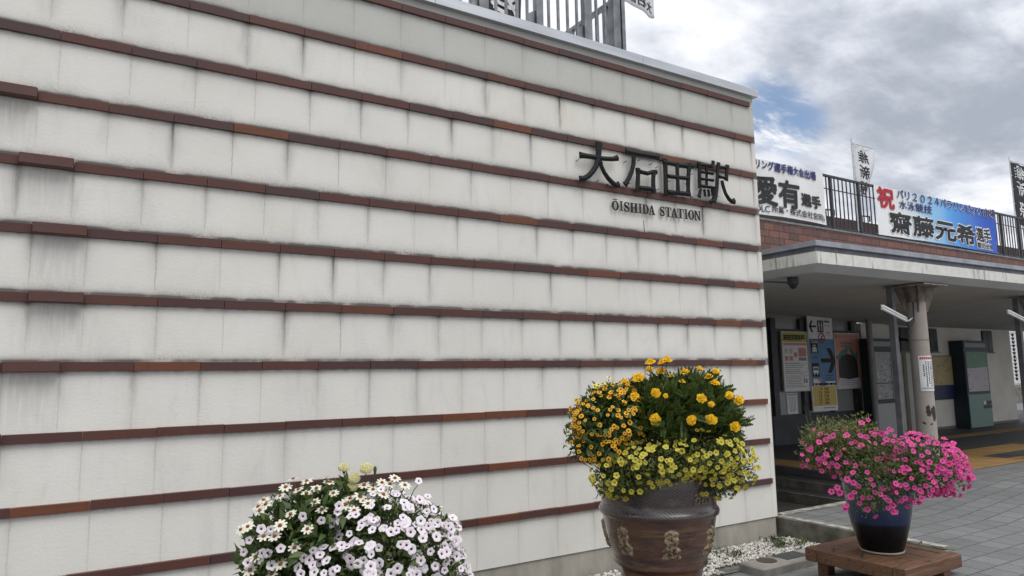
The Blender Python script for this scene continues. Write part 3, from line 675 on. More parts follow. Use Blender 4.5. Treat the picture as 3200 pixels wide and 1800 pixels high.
# canopy with a slight rise to the right
XC = 6.67
def sh(mb):
    mb.v = [(x, y, z + .0075*(max(x, XC)-XC)*(1 if y < 5.0 else .0)) for x, y, z in mb.v]; return mb
def stained_fascia():
    m, nt, b = newmat('stained white fascia')
    tc = N(nt, 'ShaderNodeTexCoord').outputs['Object']
    a = NOISE(nt, VS(nt, tc, (16, 16, 1.2)), 1.5, 6, .65); bb = NOISE(nt, VS(nt, tc, (1, 1, .6)), 1.1, 3); c = NOISE(nt, tc, 9, 6, .7)
    f = MA(nt, 'MULTIPLY', SS(nt, a, .46, .64), SS(nt, bb, .50, .62))
    col = MIX(nt, SS(nt, c, .35, .8), (.68, .67, .63), (.52, .51, .46))
    col = MIX(nt, MA(nt, 'MULTIPLY', f, .8), col, (.13, .115, .085))
    ru = MA(nt, 'MULTIPLY', SS(nt, NOISE(nt, VS(nt, tc, (7, 7, .5)), 1.3, 3), .66, .72), .8)
    col = MIX(nt, ru, col, (.26, .15, .065))
    L(nt, col, b.inputs['Base Color']); b.inputs['Roughness'].default_value = .75; return m
m_fas = stained_fascia()
XE = 26
g = MB(); g.box(XC, XE, 4.55, 4.65, 2.838, 2.966); g.box(XC, XC+.1, 4.651, 7.29, 2.838, 2.966); sh(g).build('fascia', m_fas, bl)
g = MB(); g.box(XC+.012, XE, 4.57, 4.66, 2.967, 3.026); g.box(XC+.012, XC+.11, 4.661, 7.29, 2.967, 3.026); sh(g).build('flashing_lower', m_flash2, bl)
g = MB()
xx = XC-.02
while xx < XE: g.box(xx, min(xx+1.82, XE)-.004, 4.535, 4.75, 3.027, 3.085); xx += 1.82
g.box(XC-.02, XC+.12, 4.751, 7.29, 3.027, 3.085); sh(g).build('flashing_upper', m_flash, bl)
g = MB(); g.mesh([(XC+.0, 4.552, 2.837), (XE, 4.552, 2.837), (XE, 4.66, 2.758), (XC+.09, 4.66, 2.758), (XC+.09, 7.28, 2.758), (XC, 7.28, 2.837)], [(0, 3, 2, 1), (0, 5, 4, 3)])
sh(g).build('soffit_lip', m_sof, bl)
g = MB(); zf, zk = 2.759, 2.645
n = 14
def zkf(x): return 2.645+.135*min(1, max(0, (15.2-x)/3.6))
for k in range(n):
    x0, x1 = XC+.085+(XE-XC-.085)*k/n, XC+.085+(XE-XC-.085)*(k+1)/n
    r0, r1 = .0075*(x0-XC), .0075*(x1-XC)
    g.face([(x0, 4.655, zf+r0), (x0, 8.7, zkf(x0)), (x1, 8.7, zkf(x1)), (x1, 4.655, zf+r1)])
g.face([(6.24, 7.28, 2.77), (6.24, 8.7, 2.78), (XC+.085, 8.7, 2.78), (XC+.085, 7.28, 2.77)])
g.face([(XC, 4.7, 3.0), (XE, 4.7, 3.1), (XE, 7.29, 3.1), (XC, 7.29, 3.05)])
g.build('soffit', m_sof, bl)
# white back wall with windows
g = MB(); g.box(13.93, 20.42, YW, YW+.3, .345, 2.67)
g.build('back_wall', m_plas, bl)
g = MB(); g.box(13.94, 20.43, YW-.015, YW-.001, .345, .40); g.build('skirting', pm('wall skirting', (.20, .19, .17), None, 3, .9), bl)
for a, b in ((15.33, 15.74), (16.52, 16.85), (18.94, 19.43), (14.98, 15.2)):
    if a < 15: continue
    g = MB(); g.box(a, b, YW-.03, YW-.002, 2.09, 2.615); f0 = g.build('window', m_black, bl)
    g = MB(); g.box(a+.03, (a+b)/2-.012, YW-.034, YW-.0305, 2.13, 2.58); g.box((a+b)/2+.012, b-.03, YW-.034, YW-.0305, 2.13, 2.58); g.build('pane', m_glass, f0)
    g = MB(); g.box(a-.02, b+.02, YW-.06, YW-.0345, 2.06, 2.088); g.build('sill', m_conc, f0)
# waiting room front with glazing and dark columns
m_base = pm('dark base wall', (.05, .052, .058), (.035, .036, .04), 3, .6)
g = MB(); g.box(11.05, 13.925, YP+.03, YP+.25, .345, .89); g.build('skirting_wall', m_base, bl)
m_room = pm('waiting room glazing', (.30, .305, .295), (.24, .245, .24), .8, .15, 0, 1, 0, (1, 1, .4), .5)
g = MB(); g.box(11.05, 13.925, YP+.06, YP+.08, .891, 2.95); g.build('glazing', m_room, bl)
g = MB(); g.box(6.24, 11.04, YP+.04, YP+.2, .0, 2.95); g.build('side_panel', pm('grey side panel', (.10, .10, .10), (.07, .07, .07), 1, .8), bl)
for x0, x1 in ((11.06, 11.20), (11.93, 12.06), (12.83, 12.88), (13.60, 13.72)):
    g = MB(); g.box(x0, x1, YP-.02, YP+.058, .89, 2.70); g.build('mullion', m_dmetal, bl)
g = MB(); g.box(11.05, 13.925, YP-.012, YP+.05, 2.43, 2.50); g.build('transom', m_dmetal, bl)

# columns, posts, lamps under the canopy
m_col = None
def colmat():
    m, nt, b = newmat('beige column paint')
    tc = N(nt, 'ShaderNodeTexCoord').outputs['Object']
    s = N(nt, 'ShaderNodeSeparateXYZ'); L(nt, tc, s.inputs[0])
    ch = SS(nt, NOISE(nt, VS(nt, tc, (1, 1, .7)), 6.5, 4, .6, .4), .60, .63)
    low = SS(nt, s.outputs[2], 1.1, .75)
    col = MIX(nt, SS(nt, NOISE(nt, tc, 3, 5), .3, .7), (.36, .315, .275), (.30, .262, .23))
    top = SS(nt, s.outputs[2], 2.0, 2.35); ru = MA(nt, 'MULTIPLY', SS(nt, NOISE(nt, VS(nt, tc, (1, 1, .3)), 14, 5), .42, .65), MA(nt, 'MULTIPLY', top, .8))
    col = MIX(nt, ru, col, (.11, .07, .045))
    col = MIX(nt, MA(nt, 'MULTIPLY', ch, low), col, (.022, .018, .015))
    wv = N(nt, 'ShaderNodeVectorMath', operation='SCALE'); nz = N(nt, 'ShaderNodeTexNoise'); nz.inputs['Scale'].default_value = 11; nz.inputs['Detail'].default_value = 5; L(nt, tc, nz.inputs['Vector'])
    L(nt, nz.outputs['Color'], wv.inputs[0]); wv.inputs['Scale'].default_value = .12
    q = N(nt, 'ShaderNodeVectorMath', operation='ADD'); L(nt, tc, q.inputs[0]); L(nt, wv.outputs[0], q.inputs[1])
    for (ax, ay, az, sx, sz, rr) in ((-.075, -.085, .835, 1, .42, .034), (-.01, -.115, .80, 1, .40, .042), (.055, -.10, .715, 1, 1, .018), (-.06, -.1, .66, 1, 1, .016), (-.085, -.085, .42, 1, .5, .026), (.07, -.09, .50, 1, .5, .028), (.03, -.11, .40, 1, .7, .026)):
        sb = N(nt, 'ShaderNodeVectorMath', operation='SUBTRACT'); L(nt, q.outputs[0], sb.inputs[0]); sb.inputs[1].default_value = (ax+.06, ay+.06, az+.06)
        ln_ = N(nt, 'ShaderNodeVectorMath', operation='LENGTH'); L(nt, VS(nt, sb.outputs[0], (1, 1, sz)), ln_.inputs[0])
        col = MIX(nt, SS(nt, ln_.outputs['Value'], rr*1.05, rr*.85), col, (.025, .02, .017))
    L(nt, col, b.inputs['Base Color']); b.inputs['Roughness'].default_value = .55; return m
m_col = colmat()
m_rust = pm('rusty beige paint', (.24, .20, .165), (.065, .042, .03), 9, .7, .3, 60, detail=8, stretch=(1, 1, .5))
PX, PY = 9.187, 4.9
def column(px_, label, ztop):
    c = empty('canopy_column', (px_, PY, .345), label, 'column', 'columns holding up the canopy')
    g = MB(); g.lathe((px_, PY, 0), [(.120, .2), (.116, .9), (.113, 1.6), (.111, 2.2), (.110, ztop-.02)], 32); sh0 = g.build('shaft', m_col, c)
    g = MB()
    for k in range(26): w = 2*math.pi*k/26; g.box(px_+.1125*math.cos(w)-.004, px_+.1125*math.cos(w)+.004, PY+.1125*math.sin(w)-.004, PY+.1125*math.sin(w)+.004, 2.06, 2.072)
    g.build('rivet_row', m_rust, sh0)
    g = MB(); g.box(px_-.27, px_+.27, PY-.27, PY+.27, ztop-.018, ztop-.002); g.build('top_plate', m_col, c)
    for k in range(4):
        w = R_(39+90*k); d = Vector((math.cos(w), math.sin(w), 0)); t = Vector((-d.y, d.x, 0))*.008; o = Vector((px_, PY, 0))
        pr = [(.10, ztop-.34), (.125, ztop-.34), (.245, ztop-.02), (.10, ztop-.02)]
        g = MB(); vs = [o+d*r+Vector((0, 0, z))+t for r, z in pr] + [o+d*r+Vector((0, 0, z))-t for r, z in pr]
        g.mesh(vs, [(0, 1, 2, 3), (7, 6, 5, 4), (0, 4, 5, 1), (1, 5, 6, 2), (2, 6, 7, 3), (3, 7, 4, 0)]); g.build('gusset', m_rust, c)
    g = MB(); g.lathe((px_, PY, 0), [(.112, ztop-.22), (.122, ztop-.09), (.138, ztop-.019)], 24); g.build('flared_collar', m_rust, c)
    return c
column(PX, 'beige steel column with peeling paint and a white notice', 2.765)
column(12.62, 'beige steel column mostly beyond the right edge of the photo', 2.79)
# notice on the column
nt_ = empty('column_notice', (PX, PY-.13, 1.5), 'white paper notice with red heading wrapped on the beige column', 'notice')
def cyl_pt(a, z, r=.1195): w = R_(a); return Vector((PX+r*math.cos(w), PY+r*math.sin(w), z+.155))
A0, A1 = -165, -70
g = MB(); n = 14
for k in range(n):
    a, b = A0+(A1-A0)*k/n, A0+(A1-A0)*(k+1)/n; g.face([cyl_pt(a, 1.27), cyl_pt(b, 1.27), cyl_pt(b, 1.71), cyl_pt(a, 1.71)], 0, True)
pp = g.build('paper_sheet', m_paper, nt_)
g = MB()
def cblk(a0, a1, z0, z1, mi):
    m_ = max(1, int((a1-a0)/8)); 
    for k in range(m_):
        a, b = a0+(a1-a0)*k/m_, a0+(a1-a0)*(k+1)/m_; g.face([cyl_pt(a, z0, .1207), cyl_pt(b, z0, .1207), cyl_pt(b, z1, .1207), cyl_pt(a, z1, .1207)], mi, True)
for k in range(7):
    a = -158+k*12; cblk(a, a+9, 1.665, 1.695, 1)
for cx_, top, bot in ((-140, 1.60, 1.46), (-126, 1.64, 1.33), (-112, 1.64, 1.36), (-98, 1.64, 1.34), (-86, 1.64, 1.34)):
    z = top
    while z > bot:
        h = rnd.uniform(.014, .020); cblk(cx_-3.4, cx_+3.4, z-h, z, 0); z -= h+rnd.choice((.006, .006, .012))
cblk(-160, -72, 1.295, 1.303, 2); cblk(-160, -72, 1.31, 1.315, 2)
g.build('printed_lines', [m_ink, m_red, pm('grey print', (.3, .3, .31))], nt_)
for x, lab in ((8.80, 'thin grey steel pipe standing left of the beige column'), (12.19, 'thin grey steel pipe near the right edge of the photo')):
    zt = 2.75; g = MB(); g.box(x-.036, x+.036, 5.0-.036, 5.0+.036, .25, zt); o = g.build('steel_pipe', pm('grey pipe', (.14, .14, .145), (.09, .09, .095), 6, .5, 0, 1, .2), loc=None)
    tag(o, lab, 'pipe', 'pipes beside the canopy columns')
m_lamp = pm('white tube lamp', (.75, .75, .74), None, 3, .35)
for (a, b, lab, colx) in (((7.9, 4.6, 2.40), (8.838, 4.85, 2.30), 'white tube lamp on a bracket left of the notice column', PX), ((10.95, 4.6, 2.45), (12.4, 4.9, 2.34), 'white tube lamp at the right edge under the canopy', 12.62)):
    t = empty('tube_lamp', a, lab, 'lamp', 'tube lamps under the canopy')
    av, bv = Vector(a), Vector(b)
    g = MB(); g.tube([av, bv], .016, 10); g.build('tube', m_lamp, t)
    g = MB(); g.tube([av+Vector((0, 0, .03)), bv+Vector((0, 0, .03))], .020, 4); g.tube([bv+Vector((0, 0, .02)), bv+Vector((.05, 0, .0)), (colx-.11, PY, b[2]+.05)], .010, 6); g.tube([av, av+Vector((.0, 0, .035))], .012, 6); g.tube([bv, bv+Vector((0, 0, .035))], .012, 6); g.build('bracket', m_white, t)
    g = MB(); g.tube([bv+Vector((0, 0, -.01)), bv+Vector((.06, 0, -.10)), (colx-.14, PY-.03, b[2]+.0), (colx-.118, PY-.03, b[2]+.25)], .007, 6); g.build('cable', m_black, t)
p = at_z(2480, 905, 2.62)
sc_ = empty('security_camera', p, 'small dark dome camera fixed under the canopy near the wall end', 'camera')
g = MB(); c0 = (p.x, p.y, 2.70); g.lathe(c0, [(.0, -.075), (.02, -.07), (.036, -.055), (.042, -.035), (.043, -.03)], 20); g.build('dome', m_black, sc_)
g = MB(); g.lathe(c0, [(.0, -.028), (.055, -.028), (.06, -.01), (.06, .06)], 20); g.build('base_plate', m_dmetal, sc_)
g = MB(); g.tube([(p.x-.09, p.y, 2.695), (p.x-.6, p.y+.15, 2.71)], .010, 6); g.build('conduit', m_dmetal, sc_)

# ------------------------------------------------------------------ railing and banners on the parapet
br_ = empty('parapet_railing', (12, YB+.06, 4.16), 'dark steel railing with thin balusters along the top of the brick parapet', 'railing')
YQ = YB+.08
g = MB(); g.box(6.3, 26, YQ-.02, YQ+.02, 5.132, 5.17); g.build('top_rail', m_dmetal, br_)
g = MB(); g.box(6.3, 26, YQ-.008, YQ+.008, 4.905, 4.920); g.build('middle_rail', m_dmetal, br_)
g = MB(); g.box(6.3, 26, YQ-.012, YQ+.012, 4.205, 4.225); g.build('bottom_rail', m_dmetal, br_)
x = 11.0; k = 0
while x < 20:
    if x < 12.9 or x > 17.1:
        if k % 13 == 3 or k % 13 == 10: bar(x, YQ, 4.15, 5.13, .048, 'post', br_, m_dmetal)
        else: bar(x, YQ, 4.21, 5.13, .017, 'baluster', br_, m_dmetal)
    x += .121; k += 1
YN = YB+.03
def banner(name, x0, x1, z0, z1, label, mat, items, phase):
    b0 = empty(name, ((x0+x1)/2, YN, z0), label, 'banner', 'cloth banners tied to the parapet railing')
    def dsp(p):
        s = (p.x-x0)/(x1-x0); t = (p.z-z0)/(z1-z0)
        fold = .022*math.exp(-((s-.06-.10*(1-t))/.035)**2)*(1-t)
        return Vector((0, -.012*math.sin(9*s+phase+2*t)-.006*math.sin(23*s+5*t)-fold, -.02*math.sin(math.pi*s*4)**2*t*.4-.012*math.sin(7*s+phase)*(1-t)))
    nx, nz = 60, 12; vs = []; g = MB()
    for j in range(nz+1):
        for i in range(nx+1):
            p = Vector((x0+(x1-x0)*i/nx, YN, z0+(z1-z0)*j/nz)); vs.append(p+dsp(p))
    g.mesh(vs, [(j*(nx+1)+i, j*(nx+1)+i+1, (j+1)*(nx+1)+i+1, (j+1)*(nx+1)+i) for j in range(nz) for i in range(nx)], 0, True)
    cl = g.build('cloth', mat, b0)
    for body, px0, pyb0, px1, hpx, bold, ink, outline in items:
        # px0,pyb0: lower-left pixel, px1: right pixel, hpx: height there; converted to metres on the cloth
        a = at_y(px0, pyb0, YN); w = at_y(px1, pyb0, YN).x - a.x; h = a.z - at_y(px0, pyb0+hpx, YN).z
        if outline:
            g = MB(); text(g, body, (a.x, YN-.006, a.z), (w, 0, 0), (0, 0, h), bold=bold+outline, n=8, disp=dsp); g.build('writing_outline', m_outl, cl)
        g = MB(); text(g, body, (a.x, YN-.013, a.z), (w, 0, 0), (0, 0, h), bold=bold, n=6, disp=dsp); g.build('writing', ink, cl)
    g = MB()
    for s_ in (0, .33, .66, 1):
        x = x0+(x1-x0)*s_
        for z in (z0, z1): g.tube([(x, YN, z), (x+.02, YQ, z+.03)], .004, 4)
    g.build('tie_cord', m_white, b0)
    return b0
m_ban1 = pm('white banner cloth', (.70, .70, .69), (.64, .64, .63), 1.5, .75)
def ban2():
    m, nt, b = newmat('white to blue printed banner')
    tc = N(nt, 'ShaderNodeTexCoord').outputs['Object']
    s = N(nt, 'ShaderNodeSeparateXYZ'); L(nt, tc, s.inputs[0])
    w = MA(nt, 'ADD', s.outputs[0], MA(nt, 'MULTIPLY', s.outputs[2], .25))
    w = MA(nt, 'ADD', w, MA(nt, 'MULTIPLY', MA(nt, 'SUBTRACT', NOISE(nt, tc, 2.2, 3), .5), .6))
    cr = N(nt, 'ShaderNodeValToRGB'); L(nt, SS(nt, w, -2.7, 2.3), cr.inputs[0]); e = cr.color_ramp.elements
    e[0].position = .16; e[0].color = (.70, .70, .70, 1); e[1].position = 1; e[1].color = (.018, .085, .46, 1)
    for p_, c in ((.34, (.52, .64, .73)), (.50, (.28, .52, .76)), (.72, (.07, .30, .70))): q = e.new(p_); q.color = c+(1,)
    L(nt, cr.outputs[0], b.inputs['Base Color']); b.inputs['Roughness'].default_value = .6; return m
m_ban2 = ban2()
C3 = lambda x, y: (2320+x*.3451, 420+y*.3451)
def it(body, x0, y0, x1, h, bold, ink, outl=0): a = C3(x0, y0); b = C3(x1, y0); return (body, a[0], a[1], b[0], h*.3451, bold, ink, outl)
banner('event_banner', 8.1, 11.10, 4.235, 5.165, 'white cloth banner with blue and black writing, half hidden by the cream wall', m_ban1,
  [it('リング選手権大会出場', 118, 300, 655, 82, .035, m_navy), it('愛有', 128, 620, 508, 255, .035, m_ink), it('選手', 527, 645, 708, 112, .05, m_ink), it('DLC', 128, 690, 250, 58, .018, m_ink), it('所属・株式会社宮岡)', 272, 720, 735, 76, .010, m_ink)], 0.3)
# writing heights follow the slope of the cloth in the photo because they sit on the cloth itself
banner('event_banner', 12.66, 17.30, 4.215, 5.165, 'banner shading from white to blue with a large red character at its left end', m_ban2,
  [it('祝', 1232, 648, 1374, 178, .05, m_red), it('パリ２０２４パラリンピック出場', 1400, 575, 2265, 84, .022, m_navy, .055), it('水泳競技', 1420, 668, 1705, 78, .02, m_navy), it('齋藤元希', 1340, 880, 2090, 188, .045, m_ink, .055), it('選手', 2118, 960, 2255, 124, .028, m_ink, .09), it('豊田出身', 2122, 1022, 2268, 50, .012, m_ink, .14)], 1.7)

# ------------------------------------------------------------------ boards, posters and signs
def lines(mb, x0, x1, y, ztop, zbot, dz, hh, mi, ragged=.2, chop=True):
    z = ztop
    while z > zbot:
        x = x0; xe = x1-rnd.random()*ragged*(x1-x0)
        while x < xe:
            w = rnd.uniform(.02, .09) if chop else xe-x
            mb.rect((x, y, z-hh), (min(w, xe-x), 0, 0), (0, 0, hh), mi); x += w+rnd.uniform(.008, .02)
        z -= dz
YS = YP-.04
m_frame = pm('pale frame', (.50, .50, .47), None, 4, .4, 0, 1, .2)
def framed(name, x0, x1, z0, z1, label, cat, bgm, y=YS, fr=.022, fm=None):
    e_ = empty(name, ((x0+x1)/2, y, z0), label, cat)
    g = MB(); g.box(x0, x1, y, y+.03, z0, z1); sh_ = g.build('sheet', bgm, e_)
    if fr:
        g = MB(); g.box(x0-fr, x0-.001, y-.012, y+.032, z0-fr, z1+fr); g.box(x1+.001, x1+fr, y-.012, y+.032, z0-fr, z1+fr); g.box(x0-.0005, x1+.0005, y-.012, y+.032, z0-fr, z0-.001); g.box(x0-.0005, x1+.0005, y-.012, y+.032, z1+.001, z1+fr); g.build('frame', fm or m_frame, e_)
    return e_, sh_
def flatm(n, c, r=.5): return pm(n, c, tuple(q*.93 for q in c), 3, r)
m_blue = flatm('sign blue', (.075, .20, .36)); m_yel = flatm('sign yellow', (.55, .40, .09)); m_yel2 = flatm('header yellow', (.42, .38, .07)); m_pinkp = flatm('print pink', (.50, .20, .20)); m_gry = flatm('print grey', (.20, .20, .21)); m_sal = flatm('poster salmon', (.58, .25, .20)); m_teal = flatm('poster teal', (.06, .20, .18)); m_char = flatm('poster charcoal', (.035, .034, .038)); m_paleg = flatm('poster pale', (.50, .50, .52)); m_dnav = flatm('navy board', (.018, .026, .085)); m_tan = flatm('map tan', (.42, .33, .16)); m_grn = flatm('map green', (.10, .22, .14)); m_mint = flatm('mint panel', (.16, .26, .21)); m_mapw = flatm('map white', (.45, .46, .47)); m_rose = flatm('map rose', (.46, .42, .45))
# 1 information poster
e1, s1 = framed('information_poster', 13.14, 14.0, 1.28, 2.55, 'white poster with a yellow heading and pink boxes in a pale frame', 'poster', m_paper)
g = MB(); y = YS-.002
g.rect((13.14, y, 2.34), (.86, 0, 0), (0, 0, .21), 1); lines(g, 13.20, 13.95, y-.002, 2.50, 2.44, .05, .045, 2, 0.05); lines(g, 13.18, 13.9, y-.002, 2.40, 2.37, .05, .02, 2, .2)
g.rect((13.17, y, 2.27), (.8, 0, 0), (0, 0, .05), 3); g.rect((13.68, y, 2.02), (.27, 0, 0), (0, 0, .19), 3); g.rect((13.68, y, 1.93), (.27, 0, 0), (0, 0, .07), 4)
for a, b_ in ((13.2, 2.2), (13.36, 2.2), (13.2, 2.04), (13.36, 2.04), (13.52, 2.12)): g.rect((a, y, b_-.11), (.12, 0, 0), (0, 0, .10), 5 if rnd.random() < .5 else 3)
lines(g, 13.2, 13.95, y, 1.88, 1.62, .045, .014, 4, .35); lines(g, 13.2, 13.95, y, 1.58, 1.34, .036, .012, 4, .3)
for z in (1.86, 1.68, 1.60, 1.36): g.rect((13.17, y-.001, z), (.8, 0, 0), (0, 0, .006), 4)
for k in range(2): g.rect((13.80+.08*k, y-.001, 1.44), (.06, 0, 0), (0, 0, .08), 4)
g.build('print', [m_paper, m_yel2, m_ink, m_pinkp, m_gry, m_mapw], s1)
# 2 tall direction sign
e2, s2_ = framed('direction_sign', 14.03, 14.93, .80, 2.93, 'tall narrow sign with black arrows on white and blue above a yellow timetable', 'sign', m_paper, YS-.03, 0)
g = MB(); y = YS-.032; X0, Wd = 14.03, .90
def P2(u, w): return X0+Wd*u
g.rect((14.03, y, 1.36), (.90, 0, 0), (0, 0, 1.06), 1); g.rect((14.06, y, .92), (.84, 0, 0), (0, 0, .44), 2)
g.rect((14.10, y-.001, 1.36), (.16, 0, 0), (0, 0, .16), 0); g.rect((14.2, y-.0015, 1.36), (.14, 0, 0), (0, 0, .11), 0); g.rect((14.55, y-.001, 1.36), (.35, 0, 0), (0, 0, .10), 0); g.rect((14.28, y-.002, 1.46), (.12, 0, 0), (0, 0, .07), 6)
lines(g, 14.07, 14.9, y-.003, 1.425, 1.40, .05, .05, 3, 0)
def arrow(cx, cz, l, hgt, th, s, mi=3):
    g.rect((cx-l/2, y-.003, cz-th/2), (l, 0, 0), (0, 0, th), mi)
    tip = cx+s*l/2
    for q in (1, -1):
        a = Vector((tip, y-.004, cz)); b = Vector((tip-s*hgt*.62, y-.004, cz+q*hgt)); n = Vector((s*th*1.5, 0, 0))
        pts = [a-n*.4, a+n*.6, b+n*.6, b-n*.4]
        if q*s > 0: pts.reverse()
        g.face(pts, mi)
arrow(14.21, 2.70, .22, .13, .042, -1); arrow(14.65, 1.93, .46, .28, .095, 1)
def picto(x0, z0, w, h, kind):
    g.rect((x0, y-.003, z0), (w, 0, 0), (0, 0, h), 3); yy = y-.005
    R2 = lambda a, b, c, d, mi=0: g.rect((x0+w*a, yy, z0+h*b), (w*(c-a), 0, 0), (0, 0, h*(d-b)), mi)
    if kind == 'wc':
        for a in (.18, .62): R2(a, .48, a+.2, .74); R2(a+.03, .1, a+.085, .47); R2(a+.115, .1, a+.17, .47); R2(a+.04, .78, a+.16, .90)
        R2(.485, .08, .515, .92)
    if kind == 'taxi':
        text(g, 'TAXI', (x0+w*.08, yy, z0+h*.74), (w*.84, 0, 0), (0, 0, h*.2), bold=.02, mi=0)
        R2(.3, .42, .7, .62); R2(.18, .14, .82, .41); R2(.22, .05, .36, .13); R2(.64, .05, .78, .13); g.rect((x0+w*.36, yy-.001, z0+h*.46), (w*.28, 0, 0), (0, 0, h*.11), 3); R3 = g.rect((x0+w*.24, yy-.001, z0+h*.22), (w*.12, 0, 0), (0, 0, h*.1), 3); g.rect((x0+w*.64, yy-.001, z0+h*.22), (w*.12, 0, 0), (0, 0, h*.1), 3)
    if kind == 'bus':
        R2(.12, .26, .88, .74); R2(.2, .14, .36, .25); R2(.64, .14, .80, .25)
        for k in range(4): g.rect((x0+w*(.18+.165*k), yy-.001, z0+h*.48), (w*.13, 0, 0), (0, 0, h*.18), 3)
picto(14.37, 2.57, .22, .27, 'wc'); picto(14.08, 2.09, .25, .31, 'taxi'); picto(14.08, 1.57, .25, .30, 'bus')
lines(g, 14.62, 14.82, y-.003, 2.84, 2.80, .05, .04, 3, 0); lines(g, 14.62, 14.84, y-.003, 2.73, 2.72, .05, .012, 4, 0); lines(g, 14.68, 14.84, y-.003, 2.58, 2.55, .05, .03, 4, 0); lines(g, 14.68, 14.82, y-.003, 2.51, 2.50, .05, .010, 4, 0)
lines(g, 14.10, 14.32, y-.003, 2.03, 1.95, .04, .014, 3, .2); lines(g, 14.55, 14.86, y-.003, 1.60, 1.45, .05, .016, 3, .2)
n = 24; c = (14.50, 2.44); ys_ = y-.004
for k in range(n):
    a, b = 2*math.pi*k/n, 2*math.pi*(k+1)/n
    g.face([(c[0]+.125*math.cos(a), ys_, c[1]+.125*math.sin(a)), (c[0]+.125*math.cos(b), ys_, c[1]+.125*math.sin(b)), (c[0]+.095*math.cos(b), ys_, c[1]+.095*math.sin(b)), (c[0]+.095*math.cos(a), ys_, c[1]+.095*math.sin(a))][::-1], 5)
g.rect((14.43, ys_, 2.40), (.15, 0, 0), (0, 0, .025), 3); g.rect((14.49, ys_, 2.44), (.02, 0, 0), (0, 0, .05), 3); g.rect((14.43, ys_-.001, 2.355), (.025, 0, .0), (.12, 0, .17), 5)
for k, (hh_, mm_) in enumerate((('9', '52'), ('12', '35'), ('14', '13'), ('15', '55'), ('17', '45'))):
    z = 1.265-.078*k; w1 = .05*len(hh_)
    text(g, hh_, (14.37-w1, y-.003, z), (w1, 0, 0), (0, 0, .056), bold=.01, mi=3); text(g, mm_, (14.46, y-.003, z), (.10, 0, 0), (0, 0, .056), bold=.01, mi=3); text(g, '発', (14.575, y-.003, z+.004), (.05, 0, 0), (0, 0, .050), bold=.01, mi=3)
lines(g, 14.4, 14.85, y-.003, .88, .85, .05, .02, 4, .1)
g.build('print', [m_paper, m_blue, m_yel, m_ink, m_gry, m_red, m_sal], s2_)
# 3 salmon poster
e3, s3 = framed('salmon_poster', 15.02, 15.97, 1.29, 2.55, 'salmon poster with teal leaves and a charcoal block in a pale frame', 'poster', m_sal)
g = MB(); y = YS-.002
def ell(cx, cz, rx_, rz, mi, yy, a0=0, a1=360, rot=0):
    pts = []
    for k in range(25):
        a = R_(a0+(a1-a0)*k/24); p = (rx_*math.cos(a), rz*math.sin(a)); ro = R_(rot); pts.append((cx+p[0]*math.cos(ro)-p[1]*math.sin(ro), yy, cz+p[0]*math.sin(ro)+p[1]*math.cos(ro)))
    g.face(pts, mi)
ell(15.25, 2.06, .20, .07, 1, y, rot=40); ell(15.70, 2.10, .22, .06, 1, y-.0005, rot=-50); ell(15.45, 2.14, .16, .05, 1, y-.001, rot=75); ell(15.15, 1.98, .12, .06, 1, y-.0012, rot=-20); ell(15.84, 2.0, .12, .05, 1, y-.0014, rot=80)
g.rect((15.12, y-.002, 1.42), (.75, 0, 0), (0, 0, .42), 2); ell(15.495, 1.838, .375, .24, 2, y-.0024, 0, 180)
g.face([(15.02, y-.003, 1.29), (15.97, y-.003, 1.29), (15.97, y-.003, 1.38), (15.88, y-.003, 1.53), (15.5, y-.003, 1.49), (15.12, y-.003, 1.53), (15.02, y-.003, 1.38)], 3)
lines(g, 15.16, 15.84, y-.005, 1.47, 1.34, .05, .014, 4, .2); lines(g, 15.1, 15.9, y-.002, 2.51, 2.49, .05, .035, 5, .1); text(g, 'たびし', (15.25, y-.004, 2.26), (.48, 0, 0), (0, 0, .13), bold=.02, mi=4) if False else None
g.rect((15.05, y-.001, 2.46), (.06, 0, 0), (0, 0, .07), 4); lines(g, 15.25, 15.75, y-.003, 2.36, 2.22, .07, .05, 4, .3)
g.build('print', [m_sal, m_teal, m_char, m_paleg, m_gry, m_pinkp], s3)
# small notice on glass
e4, s4 = framed('paper_notice', 13.33, 13.68, .77, 1.22, 'small white notice with columns of writing taped below the white poster', 'notice', m_paper, YP+.03, 0)
g = MB(); lines(g, 13.36, 13.65, YP+.028, 1.20, 1.17, .05, .03, 0, .1)
for k in range(5):
    z = 1.14
    while z > .82: h = rnd.uniform(.012, .02); g.rect((13.40+.05*k, YP+.028, z-h), (.022, 0, 0), (0, 0, h), 0); z -= h+.008
g.build('print', m_gry, s4)
def resize(e_, k=.862):
    e_.scale = (k, k, k); e_.location = (e_.location.x*k, YP-.045 if e_ is not e2 else YP-.075, H+(e_.location.z-H)*k)
for q in (e1, e2, e3, e4): resize(q)
e4.location.y = YP+.045
# tall map kiosks
def kiosk(x0, x1, yf, yb, z1, zs, side, face_, low, label, mapfn, hd):
    k0 = empty('map_kiosk', ((x0+x1)/2, yf, .345), label, 'map board', 'map kiosks against the back wall')
    g = MB(); g.box(x0, x1, yf, yb, .345, z1); g.build('cabinet', side, k0)
    g = MB(); g.box(x0+.02, x1-.02, yf-.012, yf-.001, .36, zs); g.build('lower_panel', low, k0)
    g = MB(); g.box(x0+.06, x1-.06, yf-.010, yf-.001, zs+.07, z1-.26); mp_ = g.build('map_sheet', face_, k0)
    g = MB(); mapfn(g, x0+.06, x1-.06, yf-.012, zs+.07, z1-.26); 
    if g.f: g.build('map_print', [m_gry, m_grn, m_mapw, m_rose, m_ink, m_paper], mp_)
    g = MB(); g.box(x0+.05, x1-.05, yf-.011, yf-.001, z1-.16, z1-.06); g.build('heading_strip', hd, k0)
    return k0
